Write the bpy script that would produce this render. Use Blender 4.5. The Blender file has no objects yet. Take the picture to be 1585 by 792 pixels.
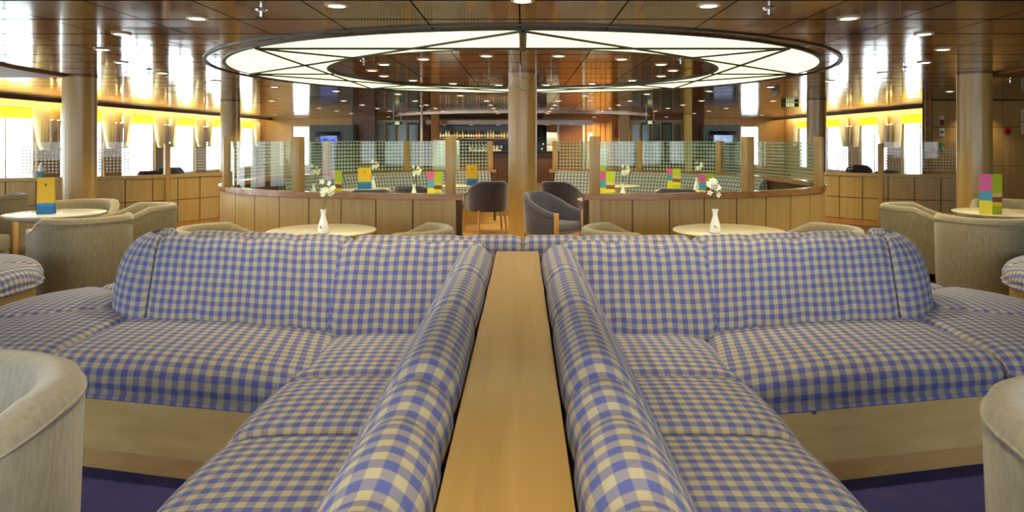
import bpy, bmesh, math, random
from mathutils import Vector, Matrix
random.seed(7)
PI = math.pi
R = math.radians
sc = bpy.context.scene
COL = sc.collection
F, VX, VY, EYE, CEIL = 1080.0, 809.0, 218.0, 1.40, 2.30

def PX(px, Y): return (px - VX) * Y / F          # photo column at depth Y -> world X
def PZ(py, Y): return EYE - (py - VY) * Y / F    # photo row at depth Y -> world Z

# ------------------------------------------------------------------ materials
MATS = {}
def nodes(name):
    m = bpy.data.materials.new(name); m.use_nodes = True
    nt = m.node_tree; nt.nodes.clear()
    out = nt.nodes.new('ShaderNodeOutputMaterial')
    MATS[name] = m
    return m, nt, out
def N(nt, t, **kw):
    n = nt.nodes.new(t)
    for k, v in kw.items():
        if k.startswith('i_'):
            key = k[2:].replace('_', ' ')
            n.inputs[key].default_value = v
        else: setattr(n, k, v)
    return n
def L(nt, a, b): nt.links.new(a, b)
def rgba(c): return (c[0], c[1], c[2], 1.0)
def princ(nt, out, col=None, rough=.5, metal=0, **kw):
    p = N(nt, 'ShaderNodeBsdfPrincipled')
    if col is not None: p.inputs['Base Color'].default_value = rgba(col)
    p.inputs['Roughness'].default_value = rough
    p.inputs['Metallic'].default_value = metal
    for k, v in kw.items(): p.inputs[k].default_value = v
    L(nt, p.outputs[0], out.inputs[0])
    return p
def plain(name, col, rough=.5, metal=0, var=.0, **kw):
    m, nt, out = nodes(name)
    p = princ(nt, out, col, rough, metal, **kw)
    if var:
        tc = N(nt, 'ShaderNodeTexCoord'); nz = N(nt, 'ShaderNodeTexNoise'); nz.inputs['Scale'].default_value = 14
        nz.inputs['Detail'].default_value = 4
        L(nt, tc.outputs['Object'], nz.inputs['Vector'])
        r = N(nt, 'ShaderNodeValToRGB')
        r.color_ramp.elements[0].color = rgba([c*(1-var) for c in col]); r.color_ramp.elements[1].color = rgba([min(1, c*(1+var)) for c in col])
        r.color_ramp.elements[0].position = .3; r.color_ramp.elements[1].position = .7
        L(nt, nz.outputs[0], r.inputs[0]); L(nt, r.outputs[0], p.inputs['Base Color'])
    return m
def wood(name, c1, c2, axis='Z', rough=.4, scale=1.0, coat=0.0):
    m, nt, out = nodes(name)
    p = princ(nt, out, c1, rough)
    p.inputs['Coat Weight'].default_value = coat
    p.inputs['Coat Roughness'].default_value = .15
    tc = N(nt, 'ShaderNodeTexCoord'); mp = N(nt, 'ShaderNodeMapping')
    s = {'X': (1.2, 30, 30), 'Y': (30, 1.2, 30), 'Z': (30, 30, 1.2)}[axis]
    mp.inputs['Scale'].default_value = [v*scale for v in s]
    L(nt, tc.outputs['Object'], mp.inputs[0])
    nz = N(nt, 'ShaderNodeTexNoise'); nz.inputs['Scale'].default_value = 1.0; nz.inputs['Detail'].default_value = 6; nz.inputs['Distortion'].default_value = .6
    L(nt, mp.outputs[0], nz.inputs['Vector'])
    r = N(nt, 'ShaderNodeValToRGB')
    r.color_ramp.elements[0].position = .3; r.color_ramp.elements[1].position = .72
    r.color_ramp.elements[0].color = rgba(c1); r.color_ramp.elements[1].color = rgba(c2)
    L(nt, nz.outputs[0], r.inputs[0]); L(nt, r.outputs[0], p.inputs['Base Color'])
    b = N(nt, 'ShaderNodeBump'); b.inputs['Strength'].default_value = .04; b.inputs['Distance'].default_value = .002
    L(nt, nz.outputs[0], b.inputs['Height']); L(nt, b.outputs[0], p.inputs['Normal'])
    return m
def emit(name, col, strength):
    m, nt, out = nodes(name)
    e = N(nt, 'ShaderNodeEmission'); e.inputs[0].default_value = rgba(col); e.inputs[1].default_value = strength
    L(nt, e.outputs[0], out.inputs[0]); return m
def math_(nt, op, a, b=None):
    n = N(nt, 'ShaderNodeMath'); n.operation = op
    for i, v in enumerate((a, b)):
        if v is None: continue
        if isinstance(v, (int, float)): n.inputs[i].default_value = v
        else: L(nt, v, n.inputs[i])
    return n.outputs[0]

def gingham(name, cream, mid, blue, pitch=.043):
    m, nt, out = nodes(name)
    p = princ(nt, out, blue, .9)
    p.inputs['Sheen Weight'].default_value = .08
    p.inputs['Specular IOR Level'].default_value = .2
    tc = N(nt, 'ShaderNodeTexCoord'); sx = N(nt, 'ShaderNodeSeparateXYZ')
    nz0 = N(nt, 'ShaderNodeTexNoise'); nz0.inputs['Scale'].default_value = 9; nz0.inputs['Detail'].default_value = 1
    L(nt, tc.outputs['UV'], nz0.inputs['Vector'])
    ad = N(nt, 'ShaderNodeVectorMath'); ad.operation = 'MULTIPLY_ADD'
    L(nt, nz0.outputs['Color'], ad.inputs[0]); ad.inputs[1].default_value = (.008, .008, 0); L(nt, tc.outputs['UV'], ad.inputs[2])
    L(nt, ad.outputs[0], sx.inputs[0])
    st = []
    for k in (0, 1):
        v = math_(nt, 'FRACT', math_(nt, 'MULTIPLY', sx.outputs[k], 1/pitch))
        v = math_(nt, 'ABSOLUTE', math_(nt, 'SUBTRACT', v, .5))
        mr = N(nt, 'ShaderNodeMapRange'); L(nt, v, mr.inputs[0])
        mr.inputs[1].default_value = .225; mr.inputs[2].default_value = .275
        st.append(mr.outputs[0])
    r = N(nt, 'ShaderNodeValToRGB')
    s = math_(nt, 'ADD', math_(nt, 'MULTIPLY', st[0], .56), math_(nt, 'MULTIPLY', st[1], .44))
    r.color_ramp.elements[0].color = rgba(cream); r.color_ramp.elements[1].color = rgba(blue)
    e = r.color_ramp.elements.new(.5); e.color = rgba(mid)
    # thread speckle
    nz = N(nt, 'ShaderNodeTexNoise'); nz.inputs['Scale'].default_value = 420; nz.inputs['Detail'].default_value = 2
    L(nt, tc.outputs['UV'], nz.inputs['Vector'])
    s2 = math_(nt, 'ADD', s, math_(nt, 'MULTIPLY', math_(nt, 'SUBTRACT', nz.outputs[0], .5), .32))
    L(nt, s2, r.inputs[0])
    L(nt, r.outputs[0], p.inputs['Base Color'])
    wr = N(nt, 'ShaderNodeTexNoise'); wr.inputs['Scale'].default_value = 6; wr.inputs['Detail'].default_value = 3
    L(nt, tc.outputs['UV'], wr.inputs['Vector'])
    b = N(nt, 'ShaderNodeBump'); b.inputs['Strength'].default_value = .35; b.inputs['Distance'].default_value = .02
    L(nt, wr.outputs[0], b.inputs['Height'])
    b2 = N(nt, 'ShaderNodeBump'); b2.inputs['Strength'].default_value = .25; b2.inputs['Distance'].default_value = .002
    L(nt, nz.outputs[0], b2.inputs['Height']); L(nt, b.outputs[0], b2.inputs['Normal'])
    L(nt, b2.outputs[0], p.inputs['Normal'])
    return m

def velvet(name, c, c2):
    m, nt, out = nodes(name)
    p = princ(nt, out, c, .85)
    p.inputs['Sheen Weight'].default_value = .5; p.inputs['Sheen Roughness'].default_value = .45
    p.inputs['Specular IOR Level'].default_value = .2
    tc = N(nt, 'ShaderNodeTexCoord'); mp = N(nt, 'ShaderNodeMapping'); mp.inputs['Scale'].default_value = (60, 60, 14)
    L(nt, tc.outputs['Object'], mp.inputs[0])
    nz = N(nt, 'ShaderNodeTexNoise'); nz.inputs['Scale'].default_value = 1; nz.inputs['Detail'].default_value = 6; nz.inputs['Roughness'].default_value = .7
    L(nt, mp.outputs[0], nz.inputs['Vector'])
    r = N(nt, 'ShaderNodeValToRGB'); r.color_ramp.elements[0].position = .3; r.color_ramp.elements[1].position = .7
    r.color_ramp.elements[0].color = rgba(c); r.color_ramp.elements[1].color = rgba(c2)
    L(nt, nz.outputs[0], r.inputs[0]); L(nt, r.outputs[0], p.inputs['Base Color'])
    b = N(nt, 'ShaderNodeBump'); b.inputs['Strength'].default_value = .25; b.inputs['Distance'].default_value = .003
    L(nt, nz.outputs[0], b.inputs['Height']); L(nt, b.outputs[0], p.inputs['Normal'])
    return m

def ceiling_mat():
    m, nt, out = nodes('ceiling_copper_panels')
    p = princ(nt, out, (.10, .04, .015), .1)
    p.inputs['IOR'].default_value = 1.62
    tc = N(nt, 'ShaderNodeTexCoord'); sx = N(nt, 'ShaderNodeSeparateXYZ'); L(nt, tc.outputs['Object'], sx.inputs[0])
    gs = []
    for k, off in ((0, .03), (1, .62)):
        v = math_(nt, 'FRACT', math_(nt, 'ADD', math_(nt, 'MULTIPLY', sx.outputs[k], 1/.7), off+20))
        v = math_(nt, 'ABSOLUTE', math_(nt, 'SUBTRACT', v, .5))
        gs.append(math_(nt, 'GREATER_THAN', v, (.492 if k == 0 else .477)))
    g = math_(nt, 'MAXIMUM', gs[0], gs[1])
    # panel to panel tone
    fl = N(nt, 'ShaderNodeVectorMath'); fl.operation = 'FLOOR'
    mu = N(nt, 'ShaderNodeVectorMath'); mu.operation = 'MULTIPLY_ADD'
    mu.inputs[1].default_value = (1/.7, 1/.7, 0); mu.inputs[2].default_value = (20.53, 21.12, 0)
    L(nt, tc.outputs['Object'], mu.inputs[0]); L(nt, mu.outputs[0], fl.inputs[0])
    wn = N(nt, 'ShaderNodeTexWhiteNoise'); L(nt, fl.outputs[0], wn.inputs['Vector'])
    nz = N(nt, 'ShaderNodeTexNoise'); nz.inputs['Scale'].default_value = 1.3; nz.inputs['Detail'].default_value = 4
    L(nt, tc.outputs['Object'], nz.inputs['Vector'])
    mx = math_(nt, 'ADD', math_(nt, 'MULTIPLY', wn.outputs['Value'], .5), math_(nt, 'MULTIPLY', nz.outputs[0], .5))
    r = N(nt, 'ShaderNodeValToRGB'); r.color_ramp.elements[0].position = .2; r.color_ramp.elements[1].position = .8
    r.color_ramp.elements[0].color = rgba((.17, .075, .032)); r.color_ramp.elements[1].color = rgba((.25, .115, .05))
    L(nt, mx, r.inputs[0])
    mix = N(nt, 'ShaderNodeMix'); mix.data_type = 'RGBA'
    L(nt, g, mix.inputs[0]); L(nt, r.outputs[0], mix.inputs[6]); mix.inputs[7].default_value = (.01, .006, .004, 1)
    L(nt, mix.outputs[2], p.inputs['Base Color'])
    rr = math_(nt, 'ADD', math_(nt, 'MULTIPLY', g, .6), math_(nt, 'ADD', .07, math_(nt, 'MULTIPLY', wn.outputs['Value'], .06)))
    L(nt, rr, p.inputs['Roughness'])
    sp = math_(nt, 'SUBTRACT', .5, math_(nt, 'MULTIPLY', g, .5)); L(nt, sp, p.inputs['Specular IOR Level'])
    # slight waviness of the sheet metal
    b = N(nt, 'ShaderNodeBump'); b.inputs['Strength'].default_value = .05; b.inputs['Distance'].default_value = .02
    nz2 = N(nt, 'ShaderNodeTexNoise'); nz2.inputs['Scale'].default_value = 2.2; nz2.inputs['Detail'].default_value = 1
    L(nt, tc.outputs['Object'], nz2.inputs['Vector'])
    L(nt, nz2.outputs[0], b.inputs['Height']); L(nt, b.outputs[0], p.inputs['Normal'])
    return m

def glass_mat(name, tint, film=None, pitch=.05, hole=.3, film_a=.8, v0=None, v1=None, invert=False):
    """thin architectural glass; optional printed film with a grid of clear holes (or of printed dots), from UV in metres"""
    m, nt, out = nodes(name)
    tr = N(nt, 'ShaderNodeBsdfTransparent'); tr.inputs[0].default_value = rgba(tint)
    gl = N(nt, 'ShaderNodeBsdfGlossy'); gl.inputs['Roughness'].default_value = .02
    lw = N(nt, 'ShaderNodeLayerWeight'); lw.inputs[0].default_value = .5
    geo = N(nt, 'ShaderNodeNewGeometry')
    ff = math_(nt, 'MULTIPLY', math_(nt, 'ADD', .03, math_(nt, 'MULTIPLY', math_(nt, 'POWER', lw.outputs['Facing'], 5.0), .8)), math_(nt, 'SUBTRACT', 1.0, geo.outputs['Backfacing']))
    mx = N(nt, 'ShaderNodeMixShader')
    L(nt, ff, mx.inputs[0]); L(nt, tr.outputs[0], mx.inputs[1]); L(nt, gl.outputs[0], mx.inputs[2])
    res = mx.outputs[0]
    if film:
        tc = N(nt, 'ShaderNodeTexCoord'); sx = N(nt, 'ShaderNodeSeparateXYZ'); L(nt, tc.outputs['UV'], sx.inputs[0])
        vs = []
        for k in (0, 1):
            v = math_(nt, 'FRACT', math_(nt, 'MULTIPLY', sx.outputs[k], 1/pitch))
            vs.append(math_(nt, 'ABSOLUTE', math_(nt, 'SUBTRACT', v, .5)))
        if invert == 2:  # printed squares
            pr = math_(nt, 'LESS_THAN', math_(nt, 'MAXIMUM', vs[0], vs[1]), hole)
        elif invert:  # printed round dots
            d = math_(nt, 'SQRT', math_(nt, 'ADD', math_(nt, 'MULTIPLY', vs[0], vs[0]), math_(nt, 'MULTIPLY', vs[1], vs[1])))
            pr = math_(nt, 'LESS_THAN', d, hole)
        else:
            pr = math_(nt, 'GREATER_THAN', math_(nt, 'MAXIMUM', vs[0], vs[1]), hole)
        if v0 is not None:
            pr = math_(nt, 'MULTIPLY', pr, math_(nt, 'GREATER_THAN', sx.outputs[1], v0))
            pr = math_(nt, 'MULTIPLY', pr, math_(nt, 'LESS_THAN', sx.outputs[1], v1))
        df = N(nt, 'ShaderNodeBsdfDiffuse'); df.inputs[0].default_value = rgba(film)
        tl = N(nt, 'ShaderNodeBsdfTranslucent'); tl.inputs[0].default_value = rgba(film)
        m2 = N(nt, 'ShaderNodeMixShader'); m2.inputs[0].default_value = .5
        L(nt, df.outputs[0], m2.inputs[1]); L(nt, tl.outputs[0], m2.inputs[2])
        m3 = N(nt, 'ShaderNodeMixShader'); L(nt, math_(nt, 'MULTIPLY', pr, film_a), m3.inputs[0])
        L(nt, res, m3.inputs[1]); L(nt, m2.outputs[0], m3.inputs[2]); res = m3.outputs[0]
    L(nt, res, out.inputs[0])
    return m

def carpet_mat(name, c1, c2, scale=300):
    m, nt, out = nodes(name)
    p = princ(nt, out, c1, .95); p.inputs['Specular IOR Level'].default_value = .1
    tc = N(nt, 'ShaderNodeTexCoord'); nz = N(nt, 'ShaderNodeTexNoise'); nz.inputs['Scale'].default_value = scale; nz.inputs['Detail'].default_value = 3
    n2 = N(nt, 'ShaderNodeTexNoise'); n2.inputs['Scale'].default_value = 7; n2.inputs['Detail'].default_value = 3
    L(nt, tc.outputs['Object'], nz.inputs['Vector']); L(nt, tc.outputs['Object'], n2.inputs['Vector'])
    r = N(nt, 'ShaderNodeValToRGB'); r.color_ramp.elements[0].color = rgba(c1); r.color_ramp.elements[1].color = rgba(c2)
    r.color_ramp.elements[0].position = .35; r.color_ramp.elements[1].position = .65
    L(nt, math_(nt, 'ADD', math_(nt, 'MULTIPLY', nz.outputs[0], .6), math_(nt, 'MULTIPLY', n2.outputs[0], .4)), r.inputs[0])
    L(nt, r.outputs[0], p.inputs['Base Color'])
    b = N(nt, 'ShaderNodeBump'); b.inputs['Strength'].default_value = .6; b.inputs['Distance'].default_value = .006
    L(nt, nz.outputs[0], b.inputs['Height']); L(nt, b.outputs[0], p.inputs['Normal'])
    return m

def bands_mat(name, bands, rough=.6, spots=None):
    """printed card: horizontal bands by local height, list of (z_from, colour), with ragged edges"""
    m, nt, out = nodes(name)
    p = princ(nt, out, bands[0][1], rough)
    tc = N(nt, 'ShaderNodeTexCoord'); sx = N(nt, 'ShaderNodeSeparateXYZ'); L(nt, tc.outputs['Object'], sx.inputs[0])
    nz = N(nt, 'ShaderNodeTexNoise'); nz.inputs['Scale'].default_value = 40; L(nt, tc.outputs['Object'], nz.inputs['Vector'])
    z = math_(nt, 'ADD', sx.outputs[2], math_(nt, 'MULTIPLY', math_(nt, 'SUBTRACT', nz.outputs[0], .5), .025))
    r = N(nt, 'ShaderNodeValToRGB'); r.color_ramp.interpolation = 'CONSTANT'
    r.color_ramp.elements[0].color = rgba(bands[0][1]); r.color_ramp.elements[0].position = 0
    r.color_ramp.elements.remove(r.color_ramp.elements[1])
    for zz, c in bands[1:]:
        e = r.color_ramp.elements.new(zz/.5); e.color = rgba(c)
    L(nt, math_(nt, 'MULTIPLY', z, 2.0), r.inputs[0]); L(nt, r.outputs[0], p.inputs['Base Color'])
    return m

GING = gingham('gingham_fabric', (.42, .395, .29), (.225, .225, .315), (.085, .115, .375), .049)
GING2 = gingham('gingham_fabric_bench', (.42, .42, .30), (.22, .24, .25), (.08, .10, .22), .06)
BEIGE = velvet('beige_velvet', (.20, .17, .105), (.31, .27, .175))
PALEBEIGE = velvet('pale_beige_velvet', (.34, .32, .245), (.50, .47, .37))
BLUEV = velvet('slate_blue_velvet', (.036, .036, .062), (.078, .072, .112))
W_CONSOLE = wood('beech_console', (.35, .225, .078), (.43, .285, .105), 'Y', .33, .8, .15)
W_BASE = wood('birch_base', (.66, .47, .17), (.78, .58, .25), 'X', .4, .6)
W_PANEL = wood('oak_panel', (.43, .275, .085), (.53, .355, .13), 'Z', .4)
W_DARKGAP = plain('dark_joint', (.10, .045, .018), .6)
W_CAP = wood('red_oak_cap', (.30, .12, .03), (.44, .20, .06), 'X', .25, .7, .9)
W_POST = wood('oak_post', (.40, .235, .075), (.53, .33, .125), 'Z', .35)
W_PILLAR = wood('pillar_veneer', (.36, .225, .06), (.46, .30, .095), 'Z', .3, .6, .25)
W_WALL = wood('wall_veneer', (.40, .235, .075), (.50, .31, .11), 'Z', .45, .4)
W_ORANGE = wood('orange_veneer', (.42, .19, .045), (.54, .26, .07), 'Z', .4, .4)
W_DARK = wood('dark_veneer', (.13, .05, .022), (.2, .085, .035), 'Z', .3, .5)
W_LEG = wood('chair_leg_wood', (.50, .28, .09), (.62, .37, .14), 'Z', .4)
PELMET = plain('pelmet_brown', (.12, .065, .035), .4)
SOFFIT = plain('soffit_brown', (.22, .10, .042), .55, var=.06)
CEILM = ceiling_mat()
DARKMETAL = plain('dark_bronze', (.025, .028, .02), .4, .3)
STEEL = plain('brushed_steel', (.55, .55, .53), .3, 1)
CHROME = plain('chrome', (.8, .8, .8), .12, 1)
WHITE = plain('white_porcelain', (.85, .85, .84), .18)
CREAMTOP = plain('cream_laminate', (.72, .66, .50), .12, var=.04)
PALETOP = plain('pale_laminate', (.70, .72, .68), .1)
BLACK = plain('black_gloss', (.012, .012, .014), .25)
GREYF = plain('teal_grey_surround', (.10, .135, .135), .5)
CURT = plain('curtain_cloth', (.62, .54, .38), .9, var=.05)
BLIND = None
GLASS_CLEAR = glass_mat('clear_glass', (.93, .97, .94))
GLASS_WIN = glass_mat('window_glass', (.99, 1, 1))
GLASS_FILM = glass_mat('glass_with_printed_squares', (.93, .96, .94), (.85, .84, .78), .047, .28, .92, .06, .41, 2)
GLASS_DOTS = glass_mat('glass_with_frosted_dots', (.80, .90, .84), (.72, .80, .70), .058, .36, .75, -1, 2, True)
GLASS_DOTS2 = glass_mat('glass_with_fine_dots', (.90, .96, .92), (.66, .70, .62), .045, .3, .7, -1, 2, True)
EM_RING = emit('luminous_panel', (1.0, 1.0, .56), 1.65)
EM_LAMP = emit('lamp_disc', (1.0, .86, .60), 14)
EM_SCONCE = emit('sconce_glow', (1.0, .72, .25), 60)
EM_COVE = emit('cove_tube', (1.0, .80, .36), 55)
def blind_mat():
    m, nt, out = nodes('yellow_blind')
    d = N(nt, 'ShaderNodeBsdfDiffuse'); d.inputs[0].default_value = (.85, .62, .02, 1)
    t = N(nt, 'ShaderNodeBsdfTranslucent'); t.inputs[0].default_value = (.9, .66, .03, 1)
    mx = N(nt, 'ShaderNodeMixShader'); mx.inputs[0].default_value = .45
    L(nt, d.outputs[0], mx.inputs[1]); L(nt, t.outputs[0], mx.inputs[2]); L(nt, mx.outputs[0], out.inputs[0]); return m
BLIND = blind_mat()
def curtain_mat():
    m, nt, out = nodes('curtain_translucent')
    d = N(nt, 'ShaderNodeBsdfDiffuse'); d.inputs[0].default_value = (.80, .72, .50, 1)
    t = N(nt, 'ShaderNodeBsdfTranslucent'); t.inputs[0].default_value = (.85, .74, .45, 1)
    mx = N(nt, 'ShaderNodeMixShader'); mx.inputs[0].default_value = .3
    L(nt, d.outputs[0], mx.inputs[1]); L(nt, t.outputs[0], mx.inputs[2]); L(nt, mx.outputs[0], out.inputs[0]); return m
CURT = curtain_mat()

# ------------------------------------------------------------------ mesh builder
class MB:
    def __init__(s): s.v = []; s.f = []; s.uv = []; s.mi = []
    def add(s, verts, faces, uvs=None, M=None, mi=0):
        o = len(s.v)
        for p in verts:
            p = Vector(p)
            s.v.append(M @ p if M else p)
        for k, f in enumerate(faces):
            s.f.append([i+o for i in f]); s.mi.append(mi)
            s.uv.append(uvs[k] if uvs else [(0, 0)]*len(f))
        return s
    def box(s, x0, x1, y0, y1, z0, z1, M=None, b=0.0, mi=0):
        x0, x1 = min(x0, x1), max(x0, x1); y0, y1 = min(y0, y1), max(y0, y1); z0, z1 = min(z0, z1), max(z0, z1)
        if b <= 0:
            v = [(x, y, z) for z in (z0, z1) for y in (y0, y1) for x in (x0, x1)]
            f = [(0, 2, 3, 1), (4, 5, 7, 6), (0, 1, 5, 4), (2, 6, 7, 3), (0, 4, 6, 2), (1, 3, 7, 5)]
            return s.add(v, f, M=M, mi=mi)
        bm = bmesh.new(); bmesh.ops.create_cube(bm, size=1)
        for q in bm.verts:
            q.co = Vector(((x0+x1)/2+q.co.x*(x1-x0), (y0+y1)/2+q.co.y*(y1-y0), (z0+z1)/2+q.co.z*(z1-z0)))
        bmesh.ops.bevel(bm, geom=list(bm.edges), offset=b, segments=2, affect='EDGES', profile=.5)
        bm.verts.index_update()
        s.add([q.co.copy() for q in bm.verts], [[q.index for q in f.verts] for f in bm.faces], M=M, mi=mi); bm.free(); return s
    def tube(s, a, b, r0, r1=None, n=12, M=None):
        r1 = r0 if r1 is None else r1
        a, b = Vector(a), Vector(b); d = (b-a).normalized()
        u = d.orthogonal().normalized(); w = d.cross(u)
        v = []
        for c, r in ((a, r0), (b, r1)):
            for i in range(n):
                t = 2*PI*i/n; v.append(c+u*math.cos(t)*r+w*math.sin(t)*r)
        f = [(i, (i+1) % n, n+(i+1) % n, n+i) for i in range(n)] + [tuple(range(n))[::-1], tuple(range(n, 2*n))]
        return s.add(v, f, M=M)
    def path(s, pts, r, n=8, M=None):
        for a, b in zip(pts, pts[1:]): s.tube(a, b, r, r, n, M)
        return s
    def lathe(s, prof, n=32, M=None):
        v = []; f = []
        for r, z in prof:
            for i in range(n):
                t = 2*PI*i/n; v.append((r*math.cos(t), r*math.sin(t), z))
        m = len(prof)
        for j in range(m-1):
            for i in range(n):
                f.append((j*n+i, j*n+(i+1) % n, (j+1)*n+(i+1) % n, (j+1)*n+i))
        f.append(tuple(range(n))[::-1]); f.append(tuple((m-1)*n+i for i in range(n)))
        return s.add(v, f, M=M)
    def sphere(s, c, r, sx=1, sy=1, sz=1, n=10, M=None):
        prof = [(max(1e-4, math.sin(PI*i/n))*r, -math.cos(PI*i/n)*r) for i in range(n+1)]
        T = Matrix.Translation(c) @ Matrix.Diagonal((sx, sy, sz, 1))
        return s.lathe(prof, n*2, (M @ T) if M else T)
    def grid(s, rows, uvr=None, closed=False, caps=False):
        """rows of points, optional uv rows"""
        n = len(rows[0]); v = [p for r in rows for p in r]; f = []; uv = []
        rng = n if closed else n-1
        for j in range(len(rows)-1):
            for i in range(rng):
                k = (i+1) % n
                f.append((j*n+i, j*n+k, (j+1)*n+k, (j+1)*n+i))
                if uvr:
                    ku = uvr[j][i+1] if i+1 < len(uvr[j]) else uvr[j][0]
                    kv = uvr[j+1][i+1] if i+1 < len(uvr[j+1]) else uvr[j+1][0]
                    uv.append([uvr[j][i], ku, kv, uvr[j+1][i]])
                else: uv.append([(0, 0)]*4)
        if caps:
            for j, rev in ((0, True), (len(rows)-1, False)):
                idx = [j*n+i for i in range(n)]
                u = [(rows[j][i][1], rows[j][i][2]) for i in range(n)] 
                if rev: idx = idx[::-1]; u = u[::-1]
                f.append(tuple(idx)); uv.append(u)
        return s.add(v, f, uv)
    def build(s, name, mat, parent=None, smooth=35, mats=None):
        me = bpy.data.meshes.new(name)
        me.from_pydata([tuple(p) for p in s.v], [], s.f)
        ul = me.uv_layers.new(name='UVMap')
        li = 0; flat = []
        for u in s.uv:
            for q in u: flat.extend(q)
        ul.data.foreach_set('uv', flat)
        for m in (mats or [mat]): me.materials.append(m)
        if mats: me.polygons.foreach_set('material_index', s.mi)
        bm = bmesh.new(); bm.from_mesh(me); bmesh.ops.recalc_face_normals(bm, faces=bm.faces); bm.to_mesh(me); bm.free()
        if smooth:
            me.polygons.foreach_set('use_smooth', [True]*len(me.polygons))
            me.set_sharp_from_angle(angle=R(smooth))
        me.update()
        o = bpy.data.objects.new(name, me); COL.objects.link(o)
        if parent: o.parent = parent
        return o

def tag(o, label=None, cat=None, group=None, kind=None):
    if label: o['label'] = label
    if cat: o['category'] = cat
    if group: o['group'] = group
    if kind: o['kind'] = kind
    return o
def thing(name, label, cat, loc=(0, 0, 0), rz=0, group=None):
    o = bpy.data.objects.new(name, None); COL.objects.link(o); o.empty_display_size = .1
    o.location = loc; o.rotation_euler = (0, 0, rz)
    return tag(o, label, cat, group)
def children(o): return [c for c in list(COL.objects) if c.parent == o]
KIDS = {}
def dup(root, loc, rz=0, label=None, group=None, cat=None):
    r = root.copy(); COL.objects.link(r); r.location = loc; r.rotation_euler = (0, 0, rz)
    if label: r['label'] = label
    if group: r['group'] = group
    for c in root.children:
        d = c.copy(); COL.objects.link(d); d.parent = r
        for g in c.children:
            e = g.copy(); COL.objects.link(e); e.parent = d
    return r
def struct(o): o['kind'] = 'structure'; return o
def text_mesh(name, body, size, mat, parent, loc, rot=(PI/2, 0, 0), ext=.0015):
    cu = bpy.data.curves.new(name, 'FONT'); cu.body = body; cu.size = size; cu.align_x = 'CENTER'; cu.align_y = 'CENTER'; cu.extrude = ext
    o = bpy.data.objects.new(name, cu); COL.objects.link(o); o.location = loc; o.rotation_euler = rot
    me = bpy.data.meshes.new_from_object(o); COL.objects.unlink(o); bpy.data.objects.remove(o)
    me.materials.clear(); me.materials.append(mat)
    o = bpy.data.objects.new(name, me); COL.objects.link(o); o.location = loc; o.rotation_euler = rot
    if parent: o.parent = parent
    return o

ORD = ['first', 'second', 'third', 'fourth', 'fifth', 'sixth', 'seventh', 'eighth', 'ninth', 'tenth', 'eleventh', 'twelfth', 'thirteenth',
       'fourteenth', 'fifteenth', 'sixteenth', 'seventeenth', 'eighteenth', 'nineteenth', 'twentieth', 'twenty-first', 'twenty-second', 'twenty-third', 'twenty-fourth']

# ------------------------------------------------------------------ camera
cd = bpy.data.cameras.new('camera'); cam = bpy.data.objects.new('camera', cd); COL.objects.link(cam)
cam.location = (0, 0, EYE); cam.rotation_euler = (PI/2, 0, 0)
cd.sensor_width = 36; cd.sensor_fit = 'HORIZONTAL'; cd.lens = F/1585*36
cd.shift_x = -(VX-792.5)/1585; cd.shift_y = -(396-VY)/1585
cd.clip_start = .05; cd.clip_end = 200
sc.camera = cam

# ------------------------------------------------------------------ room shell
XW, YB, YF = 10.5, -3.2, 28.0
def poly_ring(cx, cy, r0, r1, z0, z1, n=96):
    mb = MB(); rows = []
    for i in range(n+1):
        t = 2*PI*i/n; c, s_ = math.cos(t), math.sin(t)
        rows.append([(cx+r0*c, cy+r0*s_, z0), (cx+r1*c, cy+r1*s_, z0), (cx+r1*c, cy+r1*s_, z1), (cx+r0*c, cy+r0*s_, z1)])
    mb.grid(rows, closed=True); return mb

fl = MB()
fl.box(-11, 12.7, YB-.3, 4.9, -.06, 0, mi=0)
fl.box(-11, 12.7, 4.9, YF+.3, -.06, 0, mi=1)
floor = struct(fl.build('floor', None, smooth=0, mats=[carpet_mat('blue_carpet', (.05, .055, .21), (.09, .08, .23)), carpet_mat('brown_carpet', (.10, .065, .04), (.17, .11, .065), 120)]))
pq = MB()
nn = 64
pq.add([(3.9*math.cos(2*PI*i/nn), 9.4+3.6*math.sin(2*PI*i/nn), .004) for i in range(nn)] , [tuple(range(nn))])
struct(pq.build('floor_parquet', wood('parquet', (.42, .22, .07), (.55, .31, .11), 'X', .35, .6), smooth=0))
ceil = struct(MB().box(-11, 12.7, YB-.3, YF+.3, CEIL, CEIL+.05).build('ceiling', CEILM, smooth=0))

# soffit around the big ceiling circle, in front of the pillar line
sm = MB(); n = 72
CS, RS = (0, 9.6), 6.25
for side in (-1, 1):
    top = []; bot = []
    for i in range(n+1):
        t = (PI/2)*i/n
        x, y = side*RS*math.sin(t), CS[1]-RS*math.cos(t)
        # ray out to the box boundary
        k = min((12.5 if side > 0 else 11)/max(1e-6, abs(math.sin(t))), 12.9/max(1e-6, math.cos(t)))
        top.append(((x, y), (side*k*math.sin(t), CS[1]-k*math.cos(t))))
    for (a, b), (c, d) in zip(top, top[1:]):
        z0, z1 = CEIL-.03, CEIL
        sm.add([(a[0], a[1], z0), (b[0], b[1], z0), (d[0], d[1], z0), (c[0], c[1], z0), (a[0], a[1], z1), (c[0], c[1], z1)], [(0, 1, 2, 3), (0, 3, 5, 4)])
    sm.add([(side*RS, CS[1], CEIL-.03), (12.5 if side > 0 else -11, CS[1], CEIL-.03), (12.5 if side > 0 else -11, CS[1], CEIL), (side*RS, CS[1], CEIL)], [(0, 1, 2, 3)])
struct(sm.build('trim_1', SOFFIT, smooth=0))

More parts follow.
